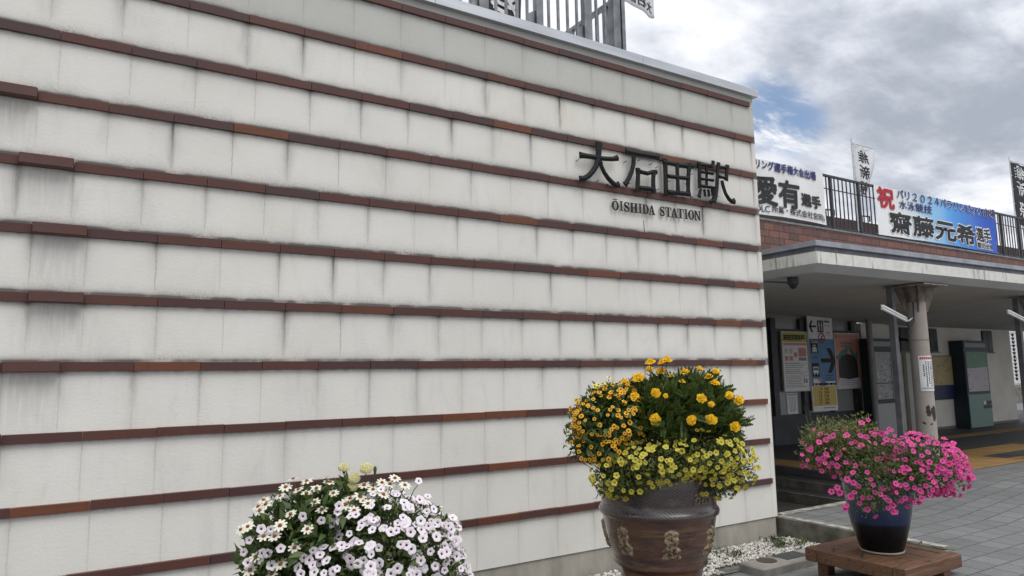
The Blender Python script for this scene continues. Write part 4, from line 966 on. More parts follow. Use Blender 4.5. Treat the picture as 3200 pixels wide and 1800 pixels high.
def map1(g, x0, x1, y, z0, z1):
    for k in range(90):
        a, b = rnd.uniform(x0+.04, x1-.12), rnd.uniform(z0+.04, z1-.06); g.rect((a, y-.0003*(k % 5), b), (rnd.uniform(.01, .10), 0, 0), (0, 0, rnd.uniform(.006, .05)), rnd.choice((0, 2, 2, 0)))
    for z in (z0, z0+.33, z1-.012): g.rect((x0, y-.003, z), (x1-x0, 0, 0), (0, 0, .014), 4)
    for xx_ in (x0, x1-.23): g.rect((xx_, y-.004, z0), (.016, 0, 0), (0, 0, z1-z0), 4)
def map2(g, x0, x1, y, z0, z1):
    zm = z0+(z1-z0)*.56; g.rect((x0, y, zm), (x1-x0, 0, 0), (0, 0, z1-zm), 1); g.rect((x0, y, z0), (x1-x0, 0, 0), (0, 0, zm-z0-.004), 3)
    g.rect((x0, y-.001, zm-.02), (x1-x0, 0, .03), (0, 0, .035), 2); g.rect((x0, y-.001, z0+.28), (x1-x0, 0, -.01), (0, 0, .03), 2)
    for k in range(40):
        a, b = rnd.uniform(x0+.02, x1-.08), rnd.uniform(z0+.02, z1-.08); g.rect((a, y-.002-.0002*(k % 4), b), (rnd.uniform(.015, .05), 0, 0), (0, 0, rnd.uniform(.01, .04)), 0 if b < zm else rnd.choice((1, 2, 0)))
m_dgrn = flatm('dark green enamel', (.012, .030, .028)); m_dnv = flatm('dark teal enamel', (.016, .03, .040))
kiosk(13.72, 14.63, 8.28, 8.53, 2.335, 1.02, m_dgrn, flatm('faded map', (.30, .305, .30)), flatm('kiosk grey', (.34, .35, .345)), 'grey map kiosk with a dark green side, left of the beige column', map1, flatm('kiosk grey head', (.27, .275, .27)))
kiosk(17.36, 18.42, 8.28, 8.585, 2.34, 1.10, m_dnv, m_rose, m_mint, 'dark green map kiosk with a mint lower panel, right of the navy board', map2, flatm('kiosk heading', (.20, .24, .23)))
g = MB()
for k in range(3):
    for j in range(2): g.rect((18.02+.13*k, 8.262, .86-.09*j), (.115, 0, 0), (0, 0, .08), 0 if j or k else 1)
o = g.build('leaflet_rack', [m_dgrn, m_paper]); tag(o, 'small dark leaflet rack on the mint panel of the map kiosk', 'rack')
# grey board beside kiosk and round drain column
g = MB(); g.box(15.36, 15.86, 8.50, 8.58, .35, 2.05); o = g.build('pale_panel', flatm('pale grey board', (.36, .35, .32))); tag(o, 'plain pale grey board leaning on the wall left of the beige column', 'board')
g = MB(); g.tube([(13.66, 8.26, .345), (13.66, 8.26, 2.72)], .058, 16); o = g.build('drain_pipe', pm('grey drain pipe', (.22, .215, .205), None, 3, .5)); tag(o, 'round grey pipe rising in front of the dark green side of the grey kiosk', 'pipe')
# area map on wall
e5, s5 = framed('area_map', 16.45, 17.34, 1.02, 1.98, 'tan area map with a navy lower band on the wall right of the beige column', 'map', m_dnav, YW-.05, .012, m_black)
g = MB(); y = YW-.052; g.rect((16.45, y, 1.33), (.89, 0, 0), (0, 0, .65), 0)
for k in range(26): g.rect((rnd.uniform(16.5, 17.2), y-.001-.0002*(k % 4), rnd.uniform(1.36, 1.92)), (rnd.uniform(.03, .14), 0, rnd.uniform(-.03, .03)), (0, 0, rnd.uniform(.005, .03)), rnd.choice((1, 2, 2)))
g.build('print', [m_tan, m_gry, flatm('map line', (.26, .20, .10))], s5)
g = MB(); g.box(17.40, 17.66, 8.40, 8.58, .97, 2.08); o = empty('vertical_name_board', (17.5, 8.4, .97), 'narrow navy board with pale writing between the tan map and the green kiosk', 'sign'); g.build('board', m_dnav, o)
g = MB(); z = 1.96
while z > 1.06: h = rnd.uniform(.05, .07); [g.rect((17.49+rnd.uniform(0, .05), 8.397, z-h*rnd.random()), (rnd.uniform(.02, .06), 0, 0), (0, 0, .012), 0) for _ in range(5)]; z -= h+.03
g.build('writing', m_mapw, o)
g = MB(); g.box(15.02, 15.12, 8.40, 8.58, 2.28, 2.42); g.tube([(15.07, 8.45, 2.35), (15.0, 8.2, 2.30)], .03, 8); o = g.build('wall_speaker', m_black); tag(o, 'small black horn speaker on the wall above the grey kiosk', 'speaker')

# far white building beyond the wall end
fb = empty('far_white_building', (40, 18, .34), 'white clad building far beyond the right end of the back wall', 'building')
def clad():
    m, nt, b = newmat('white cladding')
    tc = N(nt, 'ShaderNodeTexCoord').outputs['Object']; s = N(nt, 'ShaderNodeSeparateXYZ'); L(nt, tc, s.inputs[0])
    c = N(nt, 'ShaderNodeCombineXYZ'); L(nt, MA(nt, 'ADD', s.outputs[0], s.outputs[1]), c.inputs[0]); L(nt, s.outputs[2], c.inputs[1])
    br = N(nt, 'ShaderNodeTexBrick', offset=0); 
    for k, v in (('Scale', 1), ('Brick Width', 1.8), ('Row Height', .6), ('Mortar Size', .02)): br.inputs[k].default_value = v
    br.inputs['Color1'].default_value = (.74, .74, .74, 1); br.inputs['Color2'].default_value = (.68, .68, .69, 1); br.inputs['Mortar'].default_value = (.35, .35, .36, 1)
    L(nt, c.outputs[0], br.inputs['Vector']); L(nt, br.outputs['Color'], b.inputs['Base Color']); return m
g = MB(); g.box(30, 52, 16, 26, .6, 5.2); g.build('wall', clad(), fb)
g = MB(); g.box(29.6, 52.4, 15.6, 26.4, 5.2, 5.4); g.build('roof', m_flash, fb)
g = MB(); g.box(29.97, 52.1, 15.93, 16.0, .3, .9); g.build('plinth', m_conc, fb)
sf = empty('rain_chain', (21.53, 9.0, 2.66), 'dark rain chain hanging at the right end of the white back wall', 'rain chain')
for k in range(13):
    z0_ = 2.60-k*.098; g = MB(); g.lathe((21.53, 9.0, z0_), [(.012, -.07), (.03, -.03), (.045, .0), (.04, .002), (.012, -.05)], 10); g.tube([(21.53, 9.0, z0_-.075), (21.53, 9.0, z0_+.03)], .007, 5); g.build('chain_cup', m_black, sf)
lw = MB(); lw.box(24, 40, 13.0, 13.25, .3, .95); tag(lw.build('low_wall', m_conc), 'low grey concrete wall beyond the right end of the station', 'wall')

# ------------------------------------------------------------------ drain frame in the gravel
dr = empty('drain_cover', (5.3, 4.15, .0), 'concrete drain frame with a round lid and a square grate in the gravel', 'drain')
dx0, dx1, dy0, dy1, dzt = at_z(2307, 1758, .07).x, at_z(2307, 1758, .07).x+1.35, at_z(2386, 1780, .07).y, at_z(2307, 1758, .07).y, .07
g = MB(); g.bbox(dx0, dx1, dy0, dy1, -.1, dzt, .010); g.build('concrete_frame', m_conc, dr)
cl_ = at_z(2396, 1752, dzt); g = MB(); g.lathe((cl_.x, cl_.y, 0), [(.0, dzt+.004), (.085, dzt+.004), (.09, dzt-.01)], 28, 0, False); g.build('round_lid', pm('rusty lid', (.075, .055, .042), (.045, .036, .03), 20, .8, .3, 60), dr)
cl_ = at_z(2470, 1736, dzt); g = MB(); g.box(cl_.x-.15, cl_.x+.15, cl_.y-.085, cl_.y+.085, dzt-.05, dzt+.004); g.build('square_grate', pm('dark grate', (.06, .062, .06), (.04, .04, .04), 30, .8, .3, 60), dr)

# ------------------------------------------------------------------ plants
RH = Vector((math.sin(YAW), -math.cos(YAW), 0)); FH = Vector((math.cos(YAW), math.sin(YAW), 0))
def leafmat(name, c1, c2, rough=.5, trans=.25):
    m, nt, b = newmat(name)
    g_ = N(nt, 'ShaderNodeNewGeometry').outputs['Random Per Island']
    col = MIX(nt, g_, c1, c2)
    L(nt, col, b.inputs['Base Color']); b.inputs['Roughness'].default_value = rough; b.inputs['Specular IOR Level'].default_value = .35
    tr = N(nt, 'ShaderNodeBsdfTranslucent'); L(nt, MIX(nt, .5, col, (.10, .16, .02)), tr.inputs[0])
    mx = N(nt, 'ShaderNodeMixShader'); mx.inputs[0].default_value = trans
    L(nt, b.outputs[0], mx.inputs[1]); L(nt, tr.outputs[0], mx.inputs[2]); L(nt, mx.outputs[0], nt.nodes['Material Output'].inputs[0]); return m
def petalmat(name, c, c2=None, trans=.2):
    m, nt, b = newmat(name)
    oi = N(nt, 'ShaderNodeNewGeometry').outputs['Random Per Island']
    ob = N(nt, 'ShaderNodeObjectInfo').outputs['Random']
    L(nt, MIX(nt, MA(nt, 'FRACT', MA(nt, 'ADD', oi, ob)), c, c2 or tuple(q*.85 for q in c)), b.inputs['Base Color']); b.inputs['Roughness'].default_value = .6; b.inputs['Specular IOR Level'].default_value = .2
    tr = N(nt, 'ShaderNodeBsdfTranslucent'); tr.inputs[0].default_value = c+(1,)
    mx = N(nt, 'ShaderNodeMixShader'); mx.inputs[0].default_value = trans
    L(nt, b.outputs[0], mx.inputs[1]); L(nt, tr.outputs[0], mx.inputs[2]); L(nt, mx.outputs[0], nt.nodes['Material Output'].inputs[0]); return m
def rv(): 
    while True:
        v = Vector((rnd.uniform(-1, 1), rnd.uniform(-1, 1), rnd.uniform(-1, 1)))
        if .05 < v.length < 1: return v.normalized()
def frame(n):
    n = n.normalized(); a = n.orthogonal().normalized(); w = rnd.uniform(0, 6.283); b = n.cross(a)
    return a*math.cos(w)+b*math.sin(w), b*math.cos(w)-a*math.sin(w), n
def leaf(mb, base, axis, nrm, ln, wd, droop=.15, mi=0):
    axis = axis.normalized(); side = axis.cross(nrm)
    if side.length < .01: side = axis.orthogonal()
    side.normalize(); up = side.cross(axis)
    m1 = base+axis*ln*.45+up*ln*.06; tip = base+axis*ln-up*ln*droop
    q = [base, m1+side*wd*.5+up*wd*.12, tip, m1-side*wd*.5+up*wd*.12, m1]
    mb.mesh(q, [(0, 1, 4), (1, 2, 4), (0, 4, 3), (4, 2, 3)], mi, True)
def frond(mb, base, axis, nrm, ln, mi=0):
    axis = axis.normalized(); side = axis.cross(nrm)
    if side.length < .01: side = axis.orthogonal()
    side.normalize(); up = side.cross(axis)
    for k in range(6):
        t = .15+.15*k; p = base+axis*ln*t-up*ln*.15*t*t; w = ln*.34*(1-.6*abs(t-.45))
        for s in (1, -1):
            d = (axis*.75+side*s*.8).normalized(); n_ = side*.0+axis*.035*ln/.1*.5
            a = p; b = p+d*w*.55+n_*.6+up*.002; c = p+d*w; e_ = p+d*w*.5-n_*.6
            mb.face([a, b, c, e_], mi)
    mb.face([base, base+axis*ln*.5+side*.002, base+axis*ln, base+axis*ln*.5-side*.002], mi)
from mathutils import noise as mno
class Mound:
    """ellipsoids given in photo pixels about the pot, converted once to metres in the world"""
    def __init__(s, dep, ells): 
        s.e = []
        for px, py, rx_, ry_, rd, dd in ells:
            c = at_d(px, py, dep+dd); k = dep/FPX; s.e.append((c, rx_*k, ry_*k, rd))
        s.w = [a*b*c for _, a, b, c in s.e]
    def inside(s, p, skip, f=.86):
        for i, (c, a, b, d) in enumerate(s.e):
            if i == skip: continue
            q = p-c
            if (q.dot(RH)/a)**2+(q.z/b)**2+(q.dot(FH)/d)**2 < f*f: return True
        return False
    def sample(s, lo=.6, hi=1.0, outer=False, front=None, tries=60):
        for _ in range(tries):
            i = rnd.choices(range(len(s.e)), s.w)[0]; c, a, b, d = s.e[i]; v = rv()
            if front is not None and v.dot(FH) > front: continue
            r = (lo+(hi-lo)*rnd.random()**.6)*(1+.20*mno.noise(v*2.6+Vector((i*3.1, c.x, c.y))))
            p = c+RH*(v.dot(RH)*a*r)+Vector((0, 0, v.z*b*r))+FH*(v.dot(FH)*d*r)
            if outer and s.inside(p, i): continue
            n = RH*(v.dot(RH)/a)+Vector((0, 0, v.z/b))+FH*(v.dot(FH)/d)
            return p, n.normalized()
        return p, n.normalized()
def foliage(plant, mound, n, kind, mat, ln=(.03, .06), asp=.4, up=.35, lo=.45, core=None, stems=True, zmin=-9):
    g = MB()
    for _ in range(n):
        p, nn = mound.sample(lo, 1.0)
        if p.z < zmin: continue
        ax = (nn*.7+Vector((0, 0, up))+rv()*.65).normalized(); l = rnd.uniform(*ln)
        if kind == 'frond': frond(g, p-ax*l*.4, ax, (nn+rv()*.4).normalized(), l)
        else: leaf(g, p-ax*l*.3, ax, (nn*.6+Vector((0, 0, .6))+rv()*.5).normalized(), l, l*asp*rnd.uniform(.8, 1.2), rnd.uniform(-.05, .35))
    return g.build('foliage', mat, plant)
# flower meshes
def fl_petunia(r, depth=.5, lobes=5):
    mb = MB(); n = lobes*4; ctr = (0, 0, -r*depth); thr = []; rim = []; mid = []
    for k in range(n):
        a = 2*math.pi*k/n; lob = 1-.16*abs(math.cos(a*lobes/2))**3*1.0
        w = lob*(1+rnd.uniform(-.05, .05)); z = r*(.06+rnd.uniform(-.07, .07))
        thr.append((r*.24*math.cos(a), r*.24*math.sin(a), -r*depth*.35)); mid.append((r*.55*math.cos(a)*w, r*.55*math.sin(a)*w, r*.02)); rim.append((r*w*math.cos(a), r*w*math.sin(a), z-r*.10))
    vs = [ctr]+thr+mid+rim; fs = []; ms = []
    for k in range(n):
        j = (k+1) % n; fs.append((0, 1+k, 1+j)); ms.append(1); fs.append((1+k, 1+n+k, 1+n+j, 1+j)); ms.append(0); fs.append((1+n+k, 1+2*n+k, 1+2*n+j, 1+n+j)); ms.append(0)
    mb.v = vs; mb.f = fs; mb.m = ms; mb.sm = [True]*len(fs); return mb
def fl_daisy(r, n, wid, cone, mi_c=1):
    mb = MB()
    for k in range(n):
        a = 2*math.pi*k/n+rnd.uniform(-.08, .08); d = Vector((math.cos(a), math.sin(a), 0)); s = Vector((-d.y, d.x, 0)); L_ = r*rnd.uniform(.88, 1.05); z = rnd.uniform(-.12, .10)*r
        q = [d*r*.12, d*L_*.55+s*r*wid+Vector((0, 0, r*.05)), d*L_*.95+s*r*wid*.6+Vector((0, 0, z)), d*L_*.95-s*r*wid*.6+Vector((0, 0, z)), d*L_*.55-s*r*wid+Vector((0, 0, r*.05))]
        mb.mesh(q, [(0, 4, 3, 2, 1)], 0, True)
    m = 10; prof = [(cone, 0), (cone*.95, .09*1), (cone*.6, .2), (0.01, .26)]
    mb.lathe((0, 0, 0), [(a*r, b*r*1.1+r*.03) for a, b in prof], m, mi_c); return mb
def fl_pom(r, layers=4, flat=.85, ruff=.22, mi2=1):
    mb = MB()
    for l in range(layers):
        rr = r*(1-.22*l)*rnd.uniform(.92, 1.08); z = r*flat*.28*l; n = max(6, 11-2*l)
        for k in range(n):
            a = 2*math.pi*(k+.5*l)/n+rnd.uniform(-.1, .1); d = Vector((math.cos(a), math.sin(a), 0)); s = Vector((-d.y, d.x, 0)); w = rr*rnd.uniform(.28, .44); rr_ = rr*rnd.uniform(.82, 1.12)
            t = rnd.uniform(-ruff, ruff)*r
            q = [d*rr*.2+Vector((0, 0, z)), d*rr_*.7+s*w+Vector((0, 0, z+r*.10+t)), d*rr_+s*w*.5+Vector((0, 0, z+r*.02+t)), d*rr_*1.03-s*w*.1+Vector((0, 0, z+r*.09-t)), d*rr_-s*w*.6+Vector((0, 0, z-r*.0+t)), d*rr_*.7-s*w+Vector((0, 0, z+r*.10-t))]
            mb.mesh(q, [(0, 5, 4, 3, 2, 1)], 0 if (l+k) % 5 else mi2, True)
    mb.lathe((0, 0, -r*.45), [(r*.12, 0), (r*.26, r*.25), (r*.22, r*.5)], 8, 2); return mb
def fl_ball(r):
    mb = MB(); n = 330
    for k in range(n):
        t = 1-1.45*(k+.5)/n; ph = k*2.39996; s = math.sqrt(max(0, 1-t*t)); d = Vector((s*math.cos(ph), s*math.sin(ph), t*.85)); a, b, _ = frame(d); w = r*.17
        q = [d*r*.72-a*w*.6, d*r*.98-a*w+b*w*.3, d*r*1.05+b*w*.6, d*r*.98+a*w-b*w*.2, d*r*.72+a*w*.6]
        mb.mesh(q, [(0, 1, 2, 3, 4)], 0 if k % 4 else 1, True)
    mb.lathe((0, 0, 0), [(r*.80*math.sin(math.pi*q/8)+.0004, -r*.62*math.cos(math.pi*q/8)) for q in range(9)], 14, 0)
    mb.lathe((0, 0, -r*1.1), [(r*.1, 0), (r*.3, r*.4), (r*.45, r*.7)], 8, 2); return mb
def mk(mb, name, mats):
    o = mb.build(name, mats); me = o.data; bpy.data.objects.remove(o); return me
def orient(n, spin=None):
    a, b, n = frame(n); return Matrix((a, b, n)).transposed()
def put_flowers(plant, meshes, spots, name='flower', rest=None, maxn=100, sc=(.72, 1.15)):
    """spots: (position, facing). The ones nearest to and facing the camera become parts, the rest one stuff part."""
    def key(s): return -(s[1].dot((CAMP-s[0]).normalized())) + .15*(s[0]-CAMP).length
    spots = sorted(spots, key=key); off = wl(plant); g = None; mats = None
    for i, s in enumerate(spots):
        me = rnd.choice(meshes); k = rnd.uniform(*sc)*(s[2] if len(s) > 2 else 1); mt = orient(s[1])
        if i < maxn:
            o = bpy.data.objects.new(name, me); COL.objects.link(o); o.parent = plant
            o.matrix_local = Matrix.Translation(s[0]-off) @ mt.to_4x4() @ Matrix.Scale(k, 4)
        else:
            if g is None: g = MB(); mats = list(me.materials)
            vs = [s[0]+mt @ (v.co*k) for v in me.vertices]; b = len(g.v); g.v += [tuple(v) for v in vs]
            for p in me.polygons: g.f.append(tuple(b+q for q in p.vertices)); g.m.append(p.material_index); g.sm.append(True)
    if g: tag(g.build('more_'+name+'s', mats, plant), kind='stuff')
def stems(plant, pts, root, mat, r=.0028, curve=.1):
    g = MB()
    for p, n in pts:
        b = root+Vector(((p-root).x*.35, (p-root).y*.35, rnd.uniform(-.02, .06))); m_ = b.lerp(p, .55)+Vector((0, 0, (p-b).length*curve)); e_ = p-n*.012
        g.tube([b, m_, e_], [r*1.3, r, r*.8], 5, 0, False)
    return g.build('stems', mat, plant)
m_stem = pm('green stem', (.07, .10, .03), (.05, .07, .025), 20, .6)
m_lf_mari = leafmat('marigold leaf', (.042, .072, .016), (.095, .135, .028))
m_lf_zin = leafmat('zinnia leaf', (.040, .075, .020), (.095, .135, .036))
m_lf_cal = leafmat('calibrachoa leaf', (.050, .075, .016), (.135, .145, .032))
m_lf_pet = leafmat('petunia leaf', (.048, .078, .024), (.125, .155, .050))
m_lf_wis = leafmat('wispy leaf', (.13, .16, .05), (.26, .28, .11))
m_lf_dk = leafmat('dark weed leaf', (.018, .03, .012), (.035, .055, .018))  # darkest leaf green, given to the weed at the wall corner
def leafcore(plant): pass
camdir = lambda p: (CAMP-p).normalized()

# --- pots and stands
def wood():
    m, nt, b = newmat('oiled cedar timber')
    tc = N(nt, 'ShaderNodeTexCoord').outputs['Object']
    g_ = N(nt, 'ShaderNodeNewGeometry').outputs['Random Per Island']
    ad = N(nt, 'ShaderNodeVectorMath', operation='ADD'); L(nt, tc, ad.inputs[0]); cb = N(nt, 'ShaderNodeCombineXYZ'); L(nt, MA(nt, 'MULTIPLY', g_, 9), cb.inputs[2]); L(nt, cb.outputs[0], ad.inputs[1])
    n1 = NOISE(nt, VS(nt, ad.outputs[0], (2, 22, 26)), 1.6, 6, .6, 1.2); n2 = NOISE(nt, ad.outputs[0], 5, 4, .6)
    col = MIX(nt, SS(nt, n1, .3, .72), (.175, .085, .042), (.070, .033, .018))
    col = MIX(nt, MA(nt, 'MULTIPLY', SS(nt, n2, .5, .8), .4), col, (.21, .12, .07))
    col = MIX(nt, MA(nt, 'MULTIPLY', SS(nt, NOISE(nt, ad.outputs[0], 26, 2), .72, .76), .8), col, (.03, .018, .012))
    L(nt, col, b.inputs['Base Color']); b.inputs['Roughness'].default_value = .6; bump(nt, b, n1, .25, .004); return m
m_wood = wood()
ST_Z = .35; q0, q1, q2 = at_z(2513, 1710, ST_Z), at_z(2830, 1780, ST_Z), at_z(2994, 1728, ST_Z)
sx0, sx1, sy0, sy1 = (q0.x+q1.x)/2, q2.x, q1.y, q0.y
def stand(name, x0, x1, y0, y1, z, label, grp):
    s_ = empty(name, ((x0+x1)/2, (y0+y1)/2, low_z((y0+y1)/2)), label, 'stand', grp)
    w = .095
    for a, b, c, d in ((x0, x1, y0, y0+w), (x0, x1, y1-w, y1)):
        g = MB(); g.bbox(a, b, c, d, z-w, z, .005); g.build('side_beam', m_wood, s_)
    for a, b in ((x0, x0+w), (x1-w, x1)):
        g = MB(); g.bbox(a, b, y0+w+.002, y1-w-.002, z-w, z-.001, .005); g.build('end_beam', m_wood, s_)
    n = 6; ww = (x1-x0-2*w-.004)/n
    for k in range(n):
        g = MB(); g.bbox(x0+w+.002+ww*k, x0+w+.002+ww*(k+1)-.003, y0+w+.002, y1-w-.002, z-.04, z-.004-.002*(k % 2), .003); g.build('plank', m_wood, s_)
    for a in (x0+.13, x1-.22):
        for c in (y0+.02, y1-.10):
            g = MB(); g.bbox(a, a+.09, c, c+.09, low_z(c)-.02, z-w-.001, .004); g.build('leg', m_wood, s_)
    return s_
stand('wooden_stand', sx0, sx1, sy0, sy1, ST_Z, 'square brown timber stand under the blue pot', 'timber stands under the flower pots')
# dry bits and leaf litter on the stand
for px_, py_ in ((2605, 1722), (2695, 1742), (2875, 1701), (2905, 1752)):
    p = at_z(px_, py_, ST_Z+.004); g = MB()
    for k in range(5): leaf(g, p+Vector((rnd.uniform(-.012, .012), rnd.uniform(-.012, .012), .003)), Vector((rnd.uniform(-1, 1), rnd.uniform(-1, 1), .25)), Vector((0, 0, 1)), .03, .012, -.1)
    o = g.build('fallen_petals', m_ink if px_ != 2905 else petalmat('dry pink petal', (.55, .36, .30))); tag(o, {2605: 'dark withered bloom on the left corner of the timber stand', 2695: 'dark withered bloom at the front of the timber stand', 2875: 'dark withered bloom on the back edge of the timber stand', 2905: 'pale withered bloom on the right beam of the timber stand'}[px_], 'withered bloom', 'withered blooms on the timber stand')

# ---- blue pot
bc = Vector(((sx0+sx1)/2+.01, (sy0+sy1)/2-.0, ST_Z))
bdep = (bc-CAMP).dot(_f); kb_ = bdep/FPX
pt_c = at_d(2757, 1725, bdep); bc.x, bc.y = pt_c.x, pt_c.y
def glaze(name, ztr, top1, top2, bot):
    m, nt, b = newmat(name); tc = N(nt, 'ShaderNodeTexCoord').outputs['Object']; s = N(nt, 'ShaderNodeSeparateXYZ'); L(nt, tc, s.inputs[0])
    w = MA(nt, 'ADD', s.outputs[2], MA(nt, 'MULTIPLY', MA(nt, 'SUBTRACT', NOISE(nt, tc, 9, 3), .5), .02))
    f_ = SS(nt, w, ztr-.014, ztr+.014)
    top = MIX(nt, SS(nt, MA(nt, 'ADD', s.outputs[2], MA(nt, 'MULTIPLY', NOISE(nt, VS(nt, tc, (1, 1, .3)), 12, 4), .12)), ztr+.08, ztr+.3), top1, top2)
    L(nt, MIX(nt, f_, bot, top), b.inputs['Base Color']); b.inputs['Roughness'].default_value = .25; b.inputs['Specular IOR Level'].default_value = .3; return m
bp = empty('blue_pot', bc, 'blue glazed pot with a black lower half on a timber stand', 'pot')
zt = .215
g = MB(); pr = [(.0, .0), (.138, .0), (.146, .006), (.151, .02), (.176, .10), (.199, .19), (.218, .28), (.232, .38), (.243, .46), (.247, .50), (.258, .515), (.262, .53), (.258, .545), (.238, .545), (.228, .50), (.226, .44), (0, .44)]
ksc = 1.0
g.lathe((bc.x, bc.y, bc.z), [(r*ksc, z) for r, z in pr], 56); g.build('body', glaze('blue black glaze', zt, (.020, .032, .082), (.075, .115, .14), (.0025, .003, .005)), bp)
g = MB(); g.lathe((bc.x, bc.y, bc.z), [(.138, -.002), (.153, .0), (.155, .008), (.148, .012)], 48); g.build('foot_ring', pm('bare clay rim', (.34, .31, .27), None, 8, .8), bp)
g = MB(); g.lathe((bc.x, bc.y, bc.z), [(.226, .455), (0.01, .47)], 24); g.build('soil', pm('potting soil', (.035, .027, .02), (.02, .016, .012), 30, .95, .5, 60), bp)

# ---- marigold pot
mdep = 4.30
mc0 = at_d(2070, 1900, mdep); mc = Vector((mc0.x, mc0.y, .345))
stand('wooden_stand', mc.x-.36, mc.x+.36, mc.y-.36, mc.y+.36, .345, 'brown timber stand under the big brown pot with marigolds', 'timber stands under the flower pots')
def pz(py): return at_d(2070, py, mdep-.30).z
kp = mdep/FPX
prof_px = [(250, 1846), (250, 1812), (253, 1790), (262, 1768), (276, 1760), (290, 1756), (294, 1749), (288, 1741), (298, 1724), (318, 1698), (335, 1665), (346, 1635), (354, 1612), (358, 1606), (372, 1602), (376, 1593), (370, 1585), (359, 1580), (360, 1560), (361, 1540), (360, 1520), (357, 1500), (352, 1480), (346, 1470)]
prof = [(w/2*kp, at_d(2070, y, mdep).z-.345) for w, y in prof_px]; dz_ = prof[0][1]; prof = [(r, z) for r, z in prof]
prof[0] = (prof[0][0]*.96, 0.0)
prof = [(0, 0)]+prof+[(prof[-1][0]-.03, prof[-1][1]), (prof[-1][0]-.035, prof[-1][1]-.06), (.01, prof[-1][1]-.05)]
def potmat():
    m, nt, b = newmat('brown salt glazed stoneware'); tc = N(nt, 'ShaderNodeTexCoord').outputs['Object']; s = N(nt, 'ShaderNodeSeparateXYZ'); L(nt, tc, s.inputs[0])
    ang = MA(nt, 'ARCTAN2', s.outputs[1], s.outputs[0])
    n1 = NOISE(nt, VS(nt, tc, (1, 1, 3)), 5, 6, .6, .6); n2 = NOISE(nt, tc, 3, 3)
    hb = NOISE(nt, VS(nt, tc, (1.2, 1.2, 16)), 2.2, 5, .6, .4)
    col = MIX(nt, SS(nt, n1, .3, .7), (.13, .054, .030), (.034, .017, .015))
    col = MIX(nt, MA(nt, 'MULTIPLY', SS(nt, hb, .48, .66), .75), col, (.15, .078, .034))
    col = MIX(nt, MA(nt, 'MULTIPLY', SS(nt, NOISE(nt, VS(nt, tc, (1.5, 1.5, 20)), 3.1, 5, .6), .52, .68), .8), col, (.014, .009, .010))
    col = MIX(nt, MA(nt, 'MULTIPLY', SS(nt, n2, .45, .7), .55), col, (.10, .055, .022))
    top = SS(nt, s.outputs[2], .50, .53)
    col = MIX(nt, MA(nt, 'MULTIPLY', top, .8), col, MIX(nt, n1, (.018, .014, .018), (.045, .03, .03)))
    gre = MA(nt, 'MULTIPLY', SS(nt, NOISE(nt, VS(nt, tc, (1, 1, 4)), 4.2, 6, .65, .7), .55, .70), .6)
    col = MIX(nt, gre, col, (.12, .115, .105))
    L(nt, col, b.inputs['Base Color']); L(nt, MA(nt, 'MULTIPLY_ADD', n2, .35, .06), b.inputs['Roughness']); b.inputs['Coat Weight'].default_value = .6; b.inputs['Coat Roughness'].default_value = .12
    di = MA(nt, 'MULTIPLY', NOISE(nt, None, 1.0), 0) if False else MA(nt, 'SINE', MA(nt, 'ADD', MA(nt, 'ADD', MA(nt, 'MULTIPLY', ang, 88), MA(nt, 'MULTIPLY', s.outputs[2], 330)), MA(nt, 'MULTIPLY', n1, 9)))
    bump(nt, b, MA(nt, 'ADD', MA(nt, 'MULTIPLY', di, MA(nt, 'MULTIPLY_ADD', top, .16, .03)), MA(nt, 'ADD', MA(nt, 'MULTIPLY', n1, .7), MA(nt, 'MULTIPLY', hb, .9))), .45, .006); return m
m_pot = potmat()
mp = empty('brown_pot', mc, 'large brown stoneware pot with ridged collar and relief figures', 'pot')
g = MB(); g.lathe(mc, prof, 72); g.build('body', m_pot, mp)
def prad(z):
    for (r0, z0), (r1, z1) in zip(prof[1:], prof[2:]):
        if z1 > z0 and z0 <= z <= z1: return r0+(r1-r0)*(z-z0)/(z1-z0)
    return .35
m_rel = pm('pale relief clay', (.40, .30, .19), (.05, .03, .02), 42, .5, .8, 45, detail=7)  # dark blotches in the clay colour stand in for shaded cavities
zr0, zr1 = at_d(2070, 1722, mdep).z-.345, at_d(2070, 1625, mdep).z-.345
for k in range(7):
    a_c = math.atan2(-FH.y, -FH.x)+R_(1+51.4*k); g = MB(); nx, nz = 20, 30; vs = []
    for j in range(nz+1):
        for i in range(nx+1):
            u = i/nx*2-1; t = j/nz; z = zr0+(zr1-zr0)*t
            wv = (.62+.12*math.sin(9*t+k)+.10*math.sin(23*t+2*k)) * (1.12-.45*t**2) * (math.sqrt(max(0, 1-((t-.72)/.28)**2)) if t > .72 else 1)
            edge = max(0, 1-(abs(u)/ (wv*1.25+.02))**4) * min(1, t*9, (1-t)*9)
            h = .024*edge*(.45+.55*abs(math.sin(31*t+7*u+k)*math.cos(17*u+9*t))+rnd.uniform(-.15, .25))
            a = a_c+u*.19; r = prad(z)-.004+h; vs.append((mc.x+r*math.cos(a), mc.y+r*math.sin(a), mc.z+z))
    g.mesh(vs, [(j*(nx+1)+i, j*(nx+1)+i+1, (j+1)*(nx+1)+i+1, (j+1)*(nx+1)+i) for j in range(nz) for i in range(nx)], 0, True); g.build('relief_figure', m_rel, mp)
g = MB(); zc = at_d(2070, 1548, mdep).z
a_0 = math.atan2(-FH.y, -FH.x)+R_(24)
for row, st_l in enumerate(('おおいしだ',)):
    def onpot(p):
        a = a_0+p.x; r = prad(zc-.345+p.z)+.004; return Vector((mc.x+r*math.cos(a), mc.y+r*math.sin(a), zc+p.z))-p
    text(g, st_l, (0, 0, -.02), (.78, 0, 0), (0, 0, .075), bold=.01, disp=onpot)
g.build('raised_writing', pm('raised clay letters', (.19, .13, .09)), mp)
